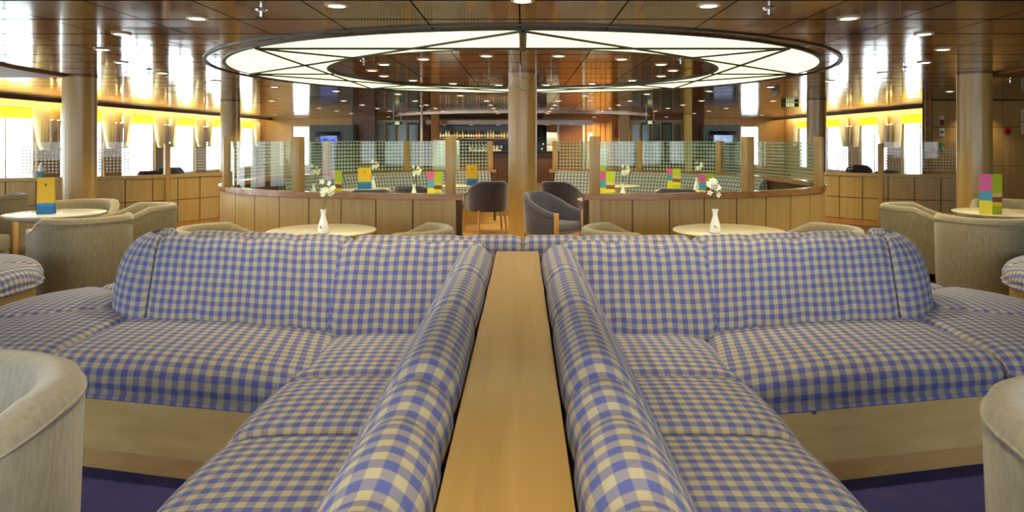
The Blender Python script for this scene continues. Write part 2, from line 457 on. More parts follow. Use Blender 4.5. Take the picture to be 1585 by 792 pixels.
WY = [-.4+2.44*i for i in range(12)]           # window centres along the walls
WW = 1.66; SILL, WTOP = .38, 2.10
def side_wall(name, sx, ys, y0, y1, XW=XW):
    mb = MB(); xo = sx*(XW+.15); xi = sx*XW
    mb.box(xi, xo, y0, y1, 0, SILL); mb.box(xi, xo, y0, y1, WTOP, CEIL)
    edges = [y0] + [q for y in ys for q in (y-WW/2, y+WW/2)] + [y1]
    for a, b in zip(edges[0::2], edges[1::2]):
        if b > a: mb.box(xi, xo, a, b, SILL, WTOP)
    return struct(mb.build(name, W_WALL, smooth=0))
YRW = 15.4                                         # right-hand cabin wall facing the room
LW = [y for y in WY if y < 27]; RW = [18.52+2.42*i for i in range(4)]
side_wall('wall_left', -1, LW, YB, YF)
side_wall('wall_right', 1, RW, YRW, YF)
RWN = []
side_wall('wall_right_near', 1, RWN, YB, YRW, 12.4)
wn = 0
FRM = plain('window_frame_white', (.7, .7, .68), .4)
def window(sx, y):
    global wn; wn += 1
    fr = MB(); x0, x1 = sx*(XW+.05), sx*(XW+.11)
    for a, b in ((y-WW/2, y-WW/2+.05), (y+WW/2-.05, y+WW/2), (y-.02, y+.02)): fr.box(x0, x1, a, b, SILL, WTOP)
    fr.box(x0, x1, y-WW/2+.05, y+WW/2-.05, SILL, SILL+.05); fr.box(x0, x1, y-WW/2+.05, y+WW/2-.05, WTOP-.05, WTOP)
    o = struct(fr.build('window_%d' % wn, FRM, smooth=0))
    MB().box(sx*(XW+.075), sx*(XW+.08), y-WW/2+.05, y+WW/2-.05, SILL+.05, WTOP-.05).build('pane', GLASS_WIN, o, smooth=0)
for y in LW: window(-1, y)
for y in RW: window(1, y)
for y in RWN: window(1, y)

# rear wall (behind the viewer) with broad windows
rb = MB(); rb.box(-XW, 12.4, YB-.15, YB, 0, .8); rb.box(-XW, 12.4, YB-.15, YB, 2.1, CEIL)
for k in range(-3, 4): rb.box(k*2.6-.35, k*2.6+.35, YB-.15, YB, .8, 2.1)
rb.box(-XW, -9.7, YB-.15, YB, .8, 2.1); rb.box(9.7, 12.4, YB-.15, YB, .8, 2.1)
struct(rb.build('wall_rear', W_WALL, smooth=0))
# far wall: openings for the two bright end windows
fw = MB()
ex = [(-9.25, -8.55), (8.75, 9.5)]
fw.box(-XW, XW, YF, YF+.15, 2.0, CEIL); fw.box(-XW, XW, YF, YF+.15, 0, .4)
xs = [-XW, ex[0][0], ex[0][1], ex[1][0], ex[1][1], XW]
for a, b in zip(xs[0::2], xs[1::2]): fw.box(a, b, YF, YF+.15, .4, 2.0)
struct(fw.build('wall_far', W_WALL, smooth=0))
for k, (a, b) in enumerate(ex):
    wn += 1
    fr = MB()
    fr.box(a, a+.05, YF+.03, YF+.1, .4, 2.0); fr.box(b-.05, b, YF+.03, YF+.1, .4, 2.0); fr.box(a+.05, b-.05, YF+.03, YF+.1, .4, .45); fr.box(a+.05, b-.05, YF+.03, YF+.1, 1.95, 2.0)
    o = struct(fr.build('window_%d' % wn, FRM, smooth=0))
    MB().box(a+.05, b-.05, YF+.06, YF+.065, .45, 1.95).build('pane', GLASS_WIN, o, smooth=0)

# right cabin wall, facing the viewer, with panel joints and a door
cw = MB(); cw.box(8.82, 12.4, YRW-.1, YRW, 0, CEIL)
struct(cw.build('wall_cabin', W_DARKGAP, smooth=0))
cp = MB()
xs = [8.97, 9.55, 9.68, 10.12, 10.52, 11.3, 12.38]
zs = [0, .86, 1.70, 2.29]
for a, b in zip(xs, xs[1:]):
    for c, d in zip(zs, zs[1:]): cp.box(a+.006, b-.006, YRW-.115, YRW-.1, c+.006, d-.006)
struct(cp.build('wall_cabin_panelling', W_WALL, smooth=0))
struct(MB().box(8.80, 8.95, YRW-.14, YRW-.1, 0, CEIL, b=.004).build('trim_2', W_CAP, smooth=0))

# ------------------------------------------------------------------ pelmets, coves, blinds, curtains, sconces
for sx, nm, y0, y1 in ((-1, 'left', YB, YF), (1, 'right', YRW, YF)):
    mb = MB(); mb.box(sx*(XW-.45), sx*(XW-.42), y0, y1, 2.24, CEIL)
    mb.box(sx*(XW-.47), sx*(XW-.40), y0, y1, 2.225, 2.24)
    struct(mb.build('trim_pelmet_%s' % nm, PELMET, smooth=0))
    tag(MB().tube((sx*(XW-.30), y0+.3, 2.26), (sx*(XW-.30), y1-.3, 2.26), .018).build('cove_lamp', EM_COVE),
        'long warm lamp tube hidden above the curtains of the %s window row' % nm, 'lamp')

def make_curtain(flip):
    mb = MB(); rows = []
    NZ, NXx = 16, 40
    for j in range(NZ+1):
        t = j/NZ; z = 2.13 - t*.90
        w = .46 - .17*(t**1.6)                    # gathers toward the tie
        row = []
        for i in range(NXx+1):
            s = i/NXx
            y = s*w
            d = .045*math.sin(s*PI*11)*(1-.35*t) + .03*math.sin(s*5+t*2)
            row.append((d, y*(1 if not flip else -1), z))
        rows.append(row)
    mb.grid(rows)
    for p in list(mb.v): pass
    return mb
CUR_OBJ = {}
def curtain(sx, ypier, flip, label):
    key = flip
    loc = (sx*(XW-.12), ypier, 0)
    if key not in CUR_OBJ:
        t = thing('curtain', label, 'curtain', loc, 0, 'tied-back window curtains')
        c = make_curtain(flip).build('drape', CUR_M, t, smooth=60)
        sgn = -1 if flip else 1
        MB().box(-.05, .05, min(0, sgn*.2), max(0, sgn*.2), 1.21, 1.25, b=.008).build('tieback', CUR_M, t)
        CUR_OBJ[key] = t
    else:
        dup(CUR_OBJ[key], loc, 0, label)
CUR_M = CURT
SCO = [None]
def sconce(x, y, sx, label):
    if SCO[0] is None:
        t = thing('wall_sconce', label, 'wall lamp', (x, y, 0), 0, 'tube wall sconces between the windows')
        MB().lathe([(.035, 1.36), (.05, 1.86), (.044, 1.86), (.03, 1.37)], 16).build('shade', plain('sconce_shade', (.45, .40, .33), .35, .4), t)
        MB().sphere((0, 0, 1.845), .036, 1, 1, .7, 8).build('bulb', EM_SCONCE, t)
        MB().box(-.02, .10, -.02, .02, 1.55, 1.6).build('bracket', STEEL, t)
        SCO[0] = t
    else: t = dup(SCO[0], (x, y, 0), 0, label)
    t.rotation_euler = (0, 0, 0 if sx > 0 else PI)
BLO = [None]
for sx, ys, side in ((-1, [y for y in LW if y > 11], 'left'), (1, RW, 'right')):
    ys = sorted(ys)
    for i, y in enumerate(ys):
        w = ORD[i]
        lb = 'bright yellow roman blind at the top of the %s window along the %s wall' % (w, side)
        loc = (sx*(XW-.02), y, 0)
        if BLO[0] is None:
            t = thing('roman_blind', lb, 'blind', loc, 0, 'yellow roman blinds')
            rows = []
            for z, d in [(2.13, 0), (2.06, .005), (2.06, .02), (2.0, .01), (2.0, .03), (1.93, .02), (1.93, .04), (1.88, .03), (1.87, .02)]:
                rows.append([(d-.03, -WW/2+.02, z), (d-.03, WW/2-.02, z)])
            MB().grid(rows).build('folded_cloth', BLIND, t, smooth=0)
            MB().tube((-.03, -WW/2+.02, 2.13), (-.03, WW/2-.02, 2.13), .012).build('headrail', FRM, t)
            BLO[0] = t
        else: dup(BLO[0], loc, 0, lb)
        # curtains spring from the piers on both sides of the window
        curtain(sx, y-WW/2-.19, False, 'pale tied-back curtain on the near side of the %s window along the %s wall' % (w, side))
        curtain(sx, y+WW/2+.19, True, 'pale tied-back curtain on the far side of the %s window along the %s wall' % (w, side))
        if i < len(ys)-1:
            ym = (ys[i]+ys[i+1])/2
            for k, dy in ((0, -.11), (1, .11)):
                sconce(sx*(XW-.14), ym+dy, sx, '%s tube sconce of the pair between the %s and %s windows along the %s wall' % (('nearer', 'farther')[k], w, ORD[i+1], side))

# ------------------------------------------------------------------ pillars
def pillar(x, y, d, label):
    t = thing('pillar', label, 'pillar', (x, y, 0), 0, 'round wooden pillars')
    MB().lathe([(d/2, .10), (d/2, CEIL-.02)], 48).build('shaft', W_PILLAR, t)
    MB().lathe([(d/2+.012, 0), (d/2+.012, .09), (d/2, .10)], 48).build('plinth', W_DARK, t)
    MB().lathe([(d/2+.006, CEIL-.02), (d/2+.006, CEIL)], 48).build('collar', W_DARK, t)
    return t
pillar(-6.17, 9.72, .42, 'thick wooden pillar behind the table with the yellow and blue menu card')
pillar(6.02, 9.30, .41, 'thick wooden pillar behind the table with the pink and green menu card')
pillar(0, 9.20, .38, 'pale wooden pillar standing in the middle of the gap between the partitions')
pillar(-6.58, 15.7, .41, 'slimmer looking wooden pillar beyond the end of the left curved partition')
pillar(6.40, 15.2, .40, 'slimmer looking wooden pillar beyond the end of the right curved partition')

# ------------------------------------------------------------------ ceiling ring light
RC, RO, RI = (0, 9.2), 3.60, 2.49
rt = thing('ceiling_ring_light', 'large luminous ring of pale yellow panels with dark star-shaped bars set in the ceiling', 'ceiling light', (RC[0], RC[1], 0))
poly_ring(0, 0, RI, RO, CEIL-.012, CEIL-.004, 128).build('diffuser', EM_RING, rt, smooth=0)
poly_ring(0, 0, RO, RO+.04, CEIL-.016, CEIL-.002, 128).build('outer_frame', DARKMETAL, rt)
poly_ring(0, 0, RI-.045, RI, CEIL-.018, CEIL-.002, 128).build('inner_frame', DARKMETAL, rt)
def ringpt(a, r): return Vector((r*math.sin(a), -r*math.cos(a), CEIL-.014))
for k in range(8):
    a = k*PI/4; b = a+PI/2
    MB().tube(ringpt(a, RO), ringpt(b, RO), .017, n=6).build('chord_bar', DARKMETAL, rt)
    MB().tube(ringpt(a, RI), ringpt(a, RO), (.035 if k == 0 else .016), n=6).build('radial_bar', DARKMETAL, rt)
struct(poly_ring(0, 9.2, 3.80, 3.84, CEIL-.012, CEIL+.001, 128).build('trim_3', DARKMETAL, smooth=0))

# ------------------------------------------------------------------ downlights
DL = [None]
def downlight(x, y, label, group, watts=0, z=CEIL, cone=110, soft=.05):
    if DL[0] is None:
        t = thing('downlight', label, 'ceiling light', (x, y, z), 0, group)
        MB().lathe([(.075, -.001), (.078, -.010), (.055, -.012), (.055, -.004)], 24).build('trim_ring', plain('downlight_trim', (.75, .62, .45), .3, .3), t)
        MB().lathe([(.054, -.004), (.054, -.008)], 24).build('lamp_disc', EM_LAMP, t)
        DL[0] = t
    else: t = dup(DL[0], (x, y, z), 0, label, group)
    if watts:
        ld = bpy.data.lights.new('spot', 'SPOT'); ld.energy = watts; ld.color = (1, .83, .50); ld.spot_size = R(cone); ld.spot_blend = .7; ld.shadow_soft_size = soft
        o = bpy.data.objects.new('spot_bulb', ld); COL.objects.link(o); o.parent = t; o.location = (0, 0, -.03)
for k in range(24):
    a = 2*PI*k/24
    downlight(4.75*math.sin(a), 9.2-4.75*math.cos(a), '%s downlight outside the luminous ring, counted counter-clockwise from the sofa side' % ORD[k],
              'downlights around the luminous ring', (60 if k == 0 else 34 if k in (1, 2, 22, 23) else 44))
for k in range(16):
    a = 2*PI*(k+.5)/16
    downlight(1.95*math.sin(a), 9.25-1.95*math.cos(a), '%s downlight inside the luminous ring, counted counter-clockwise from the sofa side' % ORD[k],
              'downlights inside the luminous ring', 9)
# far field of lamps in front of the bar
rows = [15.6, 17.4, 19.2, 21.0, 22.8]
for j, y in enumerate(rows):
    for i in range(8):
        x = -5.6+1.6*i
        downlight(x, y, 'tiny downlight of the %s ceiling row toward the bar, %s from the left' % (ORD[j], ORD[i]), 'downlights before the bar', 80 if (i+j) % 2 == 0 else 0)
for x, y, lb in ((-.95, 3.0, 'downlight over the left checked corner seat'), (.95, 3.0, 'downlight over the right checked corner seat'),
                 (-.62, .7, 'downlight over the near left checked seats'), (.62, .7, 'downlight over the near right checked seats')):
    downlight(x, y, lb, 'downlights above the sofas', 26 if y > 2 else 3.2, CEIL-.03)  # the nearer pair is unseen fill, added to brighten the near sofa arms
for i, (x, y, w_, z) in enumerate([(-8.6, 24.2, 30, CEIL), (-5.0, 26.0, 60, CEIL), (-2.9, 26.3, 40, 0), (-1.9, 26.3, 40, 0), (-.9, 26.3, 40, 0), (.9, 26.3, 40, 0), (1.8, 26.3, 70, 0), (2.7, 26.3, 90, CEIL), (3.6, 26.0, 90, CEIL), (5.4, 26.2, 70, CEIL), (8.3, 24.2, 30, CEIL)]):
    downlight(x, y-.45*(z == 0), 'tiny downlight among the canopy lamps and added wall washers at the far wall and bar, %s from the left' % ORD[i], 'downlights at the far wall', w_, z or PZ(193, 25.9), 165)  # canopy lamps are real; ceiling-height ones are added to brighten the far wall
downlight(PX(1470, 12.6), 12.6, 'lone downlight in front of the cabin wall with the red sign', 'downlights by the cabin', 40)
downlight(9.9, 15.0, 'downlight washing the cabin wall near the red alarm box', 'downlights by the cabin', 16)
downlight(8.2, 8.2, 'downlight above the right armchair group outside the big circle', 'downlights by the cabin', 30, CEIL-.03)

# sprinklers and dome
SP = [None]
def sprinkler(px, py, label, z=CEIL):
    Y = F*(z-EYE)/(VY-py); x = PX(px, Y)
    if SP[0] is None:
        t = thing('sprinkler_head', label, 'sprinkler', (x, Y, z), 0, 'ceiling sprinklers')
        MB().lathe([(.04, 0), (.038, -.008), (.012, -.012), (.012, -.05)], 16).build('body', CHROME, t)
        m = MB(); 
        for k in range(6):
            a = k*PI/3; m.box(.004, .04, -.006, .006, -.056, -.052, Matrix.Rotation(a, 4, 'Z'))
        m.build('deflector', DARKMETAL, t, smooth=0); SP[0] = t
    else: dup(SP[0], (x, Y, z), 0, label)
sprinkler(405, 15, 'small chrome sprinkler in the ceiling left of the luminous ring', CEIL-.0)
sprinkler(1190, 12, 'small chrome sprinkler in the ceiling right of the luminous ring')
sprinkler(230, 107, 'dark sprinkler on the shiny ceiling between the left pillars')
sprinkler(1399, 104, 'dark sprinkler on the shiny ceiling between the right pillars')
sprinkler(563, 94, 'sprinkler inside the left half of the ring of light')
sprinkler(1054, 92, 'sprinkler inside the right half of the ring of light')
sprinkler(1564, 123, 'sprinkler on the ceiling right of the right front pillar')
Y = 12.2; t = thing('dome_speaker', 'round grey dome hanging under the ceiling left of the exit sign', 'dome', (PX(1200, Y), Y, 0))
MB().sphere((0, 0, CEIL-.05), .075, n=12).build('globe', plain('dome_grey', (.3, .28, .26), .3), t)
MB().tube((0, 0, CEIL-.02), (0, 0, CEIL), .05, n=16).build('mount', STEEL, t)

# ------------------------------------------------------------------ exit signs
GREEN = plain('sign_green', (.02, .12, .03), .4); PALEY = emit('sign_backlit', (.85, .95, .45), .9); INK = plain('sign_ink', (.02, .09, .02), .5)
def exit_sign(x, y, z, w, h, label, drop):
    t = thing('exit_sign', label, 'exit sign', (x, y, z))
    MB().box(-w/2, w/2, -.02, .02, 0, h, b=.003).build('housing', GREEN, t)
    MB().box(-w*.24, w*.24, -.024, -.019, h*.06, h*.94).build('lit_panel', PALEY, t, smooth=0)
    text_mesh('lettering', 'EXIT', h*.86, INK, t, (0, -.026, h*.5))
    m = MB(); 
    for q in (-w*.4, w*.4): m.tube((q, 0, h), (q, 0, h+drop), .006, n=8)
    m.build('hanger', STEEL, t)
exit_sign(PX(1222.5, 16.4), 16.4, 2.20, .40, .095, 'wide green exit sign hanging by the right wall windows', .006)
exit_sign(PX(615, 22), 22, PZ(193, 22), .30, .11, 'green exit sign hanging in front of the glass doors left of the bar', CEIL-PZ(193, 22)-.11)
exit_sign(PX(1006, 22), 22, PZ(192, 22), .30, .11, 'green exit sign hanging in front of the glass doors right of the bar', CEIL-PZ(192, 22)-.11)

# ------------------------------------------------------------------ cushions
def catmull(pts, sub=6):
    out = []
    for i in range(len(pts)-1):
        p0 = pts[max(0, i-1)]; p1 = pts[i]; p2 = pts[i+1]; p3 = pts[min(len(pts)-1, i+2)]
        for k in range(sub):
            t = k/sub
            out.append(tuple(.5*((2*p1[j])+(-p0[j]+p2[j])*t+(2*p0[j]-5*p1[j]+4*p2[j]-p3[j])*t*t+(-p0[j]+3*p1[j]-3*p2[j]+p3[j])*t**3) for j in range(len(p1))))
    out.append(tuple(pts[-1])); return out
def arclen(p):
    a = [0]
    for q, r in zip(p, p[1:]): a.append(a[-1]+math.dist(q, r))
    return a
def cushion(name, prof, length, T, parent, mat=GING, tufts=(), tdepth=.05, tw=.03, rnd=.05, k=.16, kz=None, u0=0, crown=0.0, n=None, label=None, polar=None):
    """sweep a closed (depth, height) profile over length; T(s, depth, height) -> local point; ends rounded, tuft channels pressed in"""
    pr = catmull(prof, 5); al = arclen(pr)
    cx = sum(p[0] for p in pr)/len(pr); cz = sum(p[1] for p in pr)/len(pr)
    n = n or max(14, int(length/.018))
    ss = set()
    for i in range(n+1): ss.add(round(length*i/n, 5))
    for q in (.002, .006, .012, .02, .032, .045): ss.add(q); ss.add(round(length-q, 5))
    rows = []; uvs = []
    for s in sorted(ss):
        e = min(s, length-s); f = 1.0; fz = 1.0
        if e < rnd: q = 1-e/rnd; w_ = 1-math.sqrt(max(0, 1-q*q)); f -= k*w_; fz -= (kz or k)*w_
        for tt in tufts: g_ = tdepth*math.exp(-((s-tt)/tw)**2); f -= g_; fz -= g_
        cr = crown*math.sin(PI*min(1, max(0, s/length)))
        row = []
        for (a, b) in pr:
            row.append(T(s, cx+(a-cx)*f, cz+(b-cz)*fz + (cr if b > cz else 0)))
        rows.append(row)
        if polar:
            an = polar(s); uvs.append([(math.sin(an)*(v-.14)+.5, math.cos(an)*(v-.14)+.5) for v in al])
        else: uvs.append([(u0+s, v) for v in al])
    mb = MB(); mb.grid(rows, uvs, closed=False)
    # end caps
    m = len(rows[0]); base = 0
    for j, rev in ((0, True), (len(rows)-1, False)):
        o = len(mb.v)
        mb.v.extend(Vector(p) for p in rows[j]); idx = list(range(o, o+m)); uv = [tuple(p) for p in pr]
        if rev: idx = idx[::-1]; uv = uv[::-1]
        mb.f.append(idx); mb.uv.append(uv); mb.mi.append(0)
    o = mb.build(name, mat, parent, smooth=70)
    if label: o['label'] = label
    return o
BACKP = [(.0, .42), (.0, .62), (.0, .80), (.025, .855), (.075, .883), (.13, .868), (.18, .81), (.235, .70), (.285, .60), (.33, .50), (.335, .43), (.17, .415), (.0, .42)]
WINGP = [(a*1.14, b) for a, b in BACKP]
def seatp(D): return [(.0, .31), (.0, .44), (.04, .468), (.2, .478), (D*.55, .482), (D-.14, .474), (D-.05, .448), (D-.005, .395), (D-.003, .345), (D-.03, .305), (D*.5, .30), (.0, .31)]

def make_corner_sofa(sx, label):
    """L-shaped sofa: arm row along the console, wing row across, pie seats round the end"""
    t = thing('corner_sofa', label, 'sofa', (0, 0, 0), 0, 'checked corner sofas')
    xc = .146 if sx < 0 else .090            # console side face
    M = lambda x, y, z: (sx*x, y, z)
    # --- arm row (back cushions along the console)
    segs = [(-.45, .62, ()), (.62, 1.60, (1.04, 1.36)), (1.60, 3.56, (2.27, 2.86)), ]
    for a, b, tf in segs:
        cushion('back_cushion', BACKP, b-a, lambda s, d, h, a=a: M(xc+.004+d, a+s, h), t, tufts=[q-a for q in tf], tdepth=.075, tw=.055, rnd=.11, k=.24, u0=a)
    # --- console seats
    xs = [3.36, 2.76, 2.21, 1.66, 1.10, .50, -.1]
    for b, a in zip(xs, xs[1:]):
        cushion('seat_cushion', seatp(.83), b-a-.004, lambda s, d, h, a=a: M(xc+d, a+s+.002, h), t, rnd=.055, k=.07, kz=.36, u0=a*1.37+.01, crown=.014)
    # --- inner wing back (square to the console) and main wing back (swept 12 degrees)
    YB0 = 3.72; TH = R(12); JX = .94
    cushion('back_cushion', WINGP, JX-.20, lambda s, d, h: M(.20+s, YB0-d, h), t, tufts=(.26, .50), tdepth=.045, tw=.05, rnd=.07, k=.16, u0=.1)
    ct, st = math.cos(TH), math.sin(TH)
    def wing(s, d, h): return M(JX+s*ct-d*st*1.0, YB0+s*st-d*ct, h)
    LW_ = 1.10
    cushion('back_cushion', WINGP, LW_-.0, lambda s, d, h: wing(s+.075*(d/.38)*0+.0, d, h), t, tufts=(.27, .55, .83), tdepth=.04, tw=.05, rnd=.07, k=.15, u0=.6)
    # end roll of the back, wrapping the spine
    ex, ey = JX+LW_*ct, YB0+LW_*st
    def endroll(s, d, h):
        a = s/.24                            # angle from the front direction round to the rear
        u = min(1, max(0, (h-.42)/.47)); rx = .30*math.sqrt(max(0, 1-u**3.2))+.03
        dd = (d+.05)*math.cos(a)-.05
        return wing(LW_+.004+rx*math.sin(a)*(.35+.65*min(1, d/(.04+.33*(1-u)))), dd, h)
    cushion('end_roll', WINGP, .24*PI, endroll, t, rnd=.04, k=.10, u0=.2, n=44)
    # --- wing seat
    cushion('seat_cushion', seatp(1.02), LW_, lambda s, d, h: wing(s+.03+.27*d*(s/LW_), d, h), t, rnd=.07, k=.07, kz=.42, u0=.03, crown=.018)
    # --- pie seats round the end
    RP = .96
    def pie(a0, a1):
        def f(s, d, h):
            a = a0+(a1-a0)*s/((a1-a0)*.62)
            return M(ex+.03+math.sin(a)*max(.02, d), ey+.02-math.cos(a)*max(.02, d)+0, h)
        return f
    for a0, a1 in ((R(4), R(66)), (R(66), R(128)), (R(128), R(192))):
        cushion('round_seat_cushion', seatp(RP), (a1-a0)*.62-.004, pie(a0, a1), t, rnd=.06, k=.05, kz=.38, u0=a0, crown=.012, n=26, polar=lambda s, a0=a0: a0+s/.62)
    # --- timber base
    def ring(z0, z1, ins):
        mb = MB(); pts = []
        pts.append((xc+.80-ins, -.1)); pts.append((xc+.80-ins, 2.86-ins*0))
        D = .985-ins
        p = wing(0.0, D, 0); q = wing(LW_+.24, D, 0)
        pts = [(xc+.80-ins, -.1), (xc+.80-ins, abs(p[1])+.02)]
        pts.append((abs(q[0]), q[1]))
        for i in range(1, 13):
            a = R(8)+(PI+TH-R(8))*i/12
            pts.append((ex+.03+math.sin(a)*(RP-.03-ins), ey-math.cos(a)*(RP-.03-ins)))
        outer = pts
        cxx = [(xc, -.1), (xc, YB0)] + [(JX, YB0)] + [(ex, ey)]*(len(pts)-3)
        cxx = [(xc, -.1), (xc, 3.3), (ex, ey+.02)] + [(ex, ey+.02)]*(len(pts)-3)
        rows = []
        for (x, y), (x2, y2) in zip(outer, cxx):
            rows.append([M(x, y, z0), M(x, y, z1), M(x2, y2, z1), M(x2, y2, z0)])
        mb.grid(rows, closed=True, caps=True); return mb
    ring(.085, .315, .0).build('base_panel', W_BASE, t, smooth=30)
    ring(.0, .083, .006).build('plinth', W_BASE2, t, smooth=30)
    if sx > 0:
        q = wing(.46, .99, .306); lk = MB(); lk.tube((q[0], q[1]-.012, .30), (q[0], q[1]+.01, .30), .011, n=12); lk.build('lock', CHROME, t)
    return t
W_BASE2 = wood('plinth_birch', (.56, .34, .12), (.68, .44, .18), 'X', .4, .9)
SL = make_corner_sofa(-1, 'blue and cream checked corner sofa left of the long wooden console')
SR = make_corner_sofa(1, 'blue and cream checked corner sofa right of the long wooden console')

# console between the sofas
t = thing('console_shelf', 'long narrow beech console running between the two checked sofas', 'console', (-.028, 0, 0))
MB().box(-.1145, .1145, -.45, 3.80, .775, .80, b=.003).build('top', W_CONSOLE, t)
MB().box(-.095, .095, -.45, 3.79, .05, .775).build('body', W_CONSOLE, t, smooth=0)
MB().box(-.085, .085, -.45, 3.78, 0, .05).build('plinth', W_DARK, t, smooth=0)

# sofas standing back to back behind
def make_rear_sofa(sx, label):
    t = label
    M = lambda x, y, z: (sx*x, y, z)
    TH = R(12); ct, st = math.cos(TH), math.sin(TH); Y0 = 3.835; JX = .94; LW_ = 1.06
    prof = [(a, b-.012) for a, b in BACKP]
    cushion('back_cushion', prof, JX-.003, lambda s, d, h: M(.003+s, Y0+d, h), t, tufts=(.32, .64), tdepth=.035, tw=.04, rnd=.07, k=.1, u0=.0)
    def wing(s, d, h): return M(JX+s*ct+d*st*.55, Y0+s*st+d*ct, h)
    cushion('back_cushion', prof, LW_, wing, t, tufts=(.35, .70), tdepth=.035, tw=.04, rnd=.09, k=.18, u0=.5)
    cushion('seat_cushion', seatp(.80), JX-.003, lambda s, d, h: M(.003+s, Y0+.02+d, h), t, u0=.1)
    cushion('seat_cushion', seatp(.80), .62, lambda s, d, h: wing(s, .02+d, h), t, u0=.4)
    MB().box(sx*.003, sx*(JX+.3), Y0+.30, Y0+.78, 0, .30).build('base_panel', W_BASE, t, smooth=0)
    return t
make_rear_sofa(-1, SL)
make_rear_sofa(1, SR)

# round-ended bench islands at the far sides
def round_bench(sx, label):
    t = thing('round_bench', label, 'bench', (0, 0, 0), 0, 'checked round-ended benches')
    M = lambda x, y, z: (sx*x, y, z)
    ex, ey, RP = 4.46, 4.98, .86
    for a0, a1 in ((0, R(60)), (R(60), R(120)), (R(120), R(180))):
        def f(s, d, h, a0=a0): 
            a = a0+s/.6
            return M(ex-math.sin(a)*max(.02, d), ey-math.cos(a)*max(.02, d), h)
        cushion('round_seat_cushion', seatp(RP), (a1-a0)*.6-.003, f, t, rnd=.06, k=.05, kz=.38, u0=a0, crown=.012, n=26, polar=lambda s, a0=a0: a0+s/.6)
    for sg in (-1, 1):
        cushion('seat_cushion', seatp(RP), 1.2, lambda s, d, h, sg=sg: M(ex+.01+s, ey+sg*d, h), t, u0=.3)
    def end(s, d, h):
        a = s/.2
        return M(ex+.10-math.sin(a)*(d+.05)*.8, ey-math.cos(a)*(d+.05), h)
    cushion('end_roll', [(a*.8, b) for a, b in BACKP], .2*PI, end, t, n=30, k=.1)
    for sg in (-1, 1):
        cushion('back_cushion', [(a*.8, b) for a, b in BACKP], 1.1, lambda s, d, h, sg=sg: M(ex+.11+s, ey+sg*(d+.05), h), t, u0=.3)
    mb = MB(); rows = []
    pts = [(ex+1.2, ey-RP+.05)] + [(ex-math.sin(a)*(RP-.05), ey-math.cos(a)*(RP-.05)) for a in [PI*i/16 for i in range(17)]] + [(ex+1.2, ey+RP-.05)]
    for x, y in pts: rows.append([M(x, y, 0), M(x, y, .31)])
    mb.grid(rows); m2 = len(mb.v)
    mb.add([M(x, y, .31) for x, y in pts], [tuple(range(len(pts)))])
    mb.build('base_panel', W_BASE, t, smooth=30)
round_bench(-1, 'checked round-ended bench cut off by the left edge of the photo')
round_bench(1, 'checked round-ended bench barely showing at the right edge of the photo')

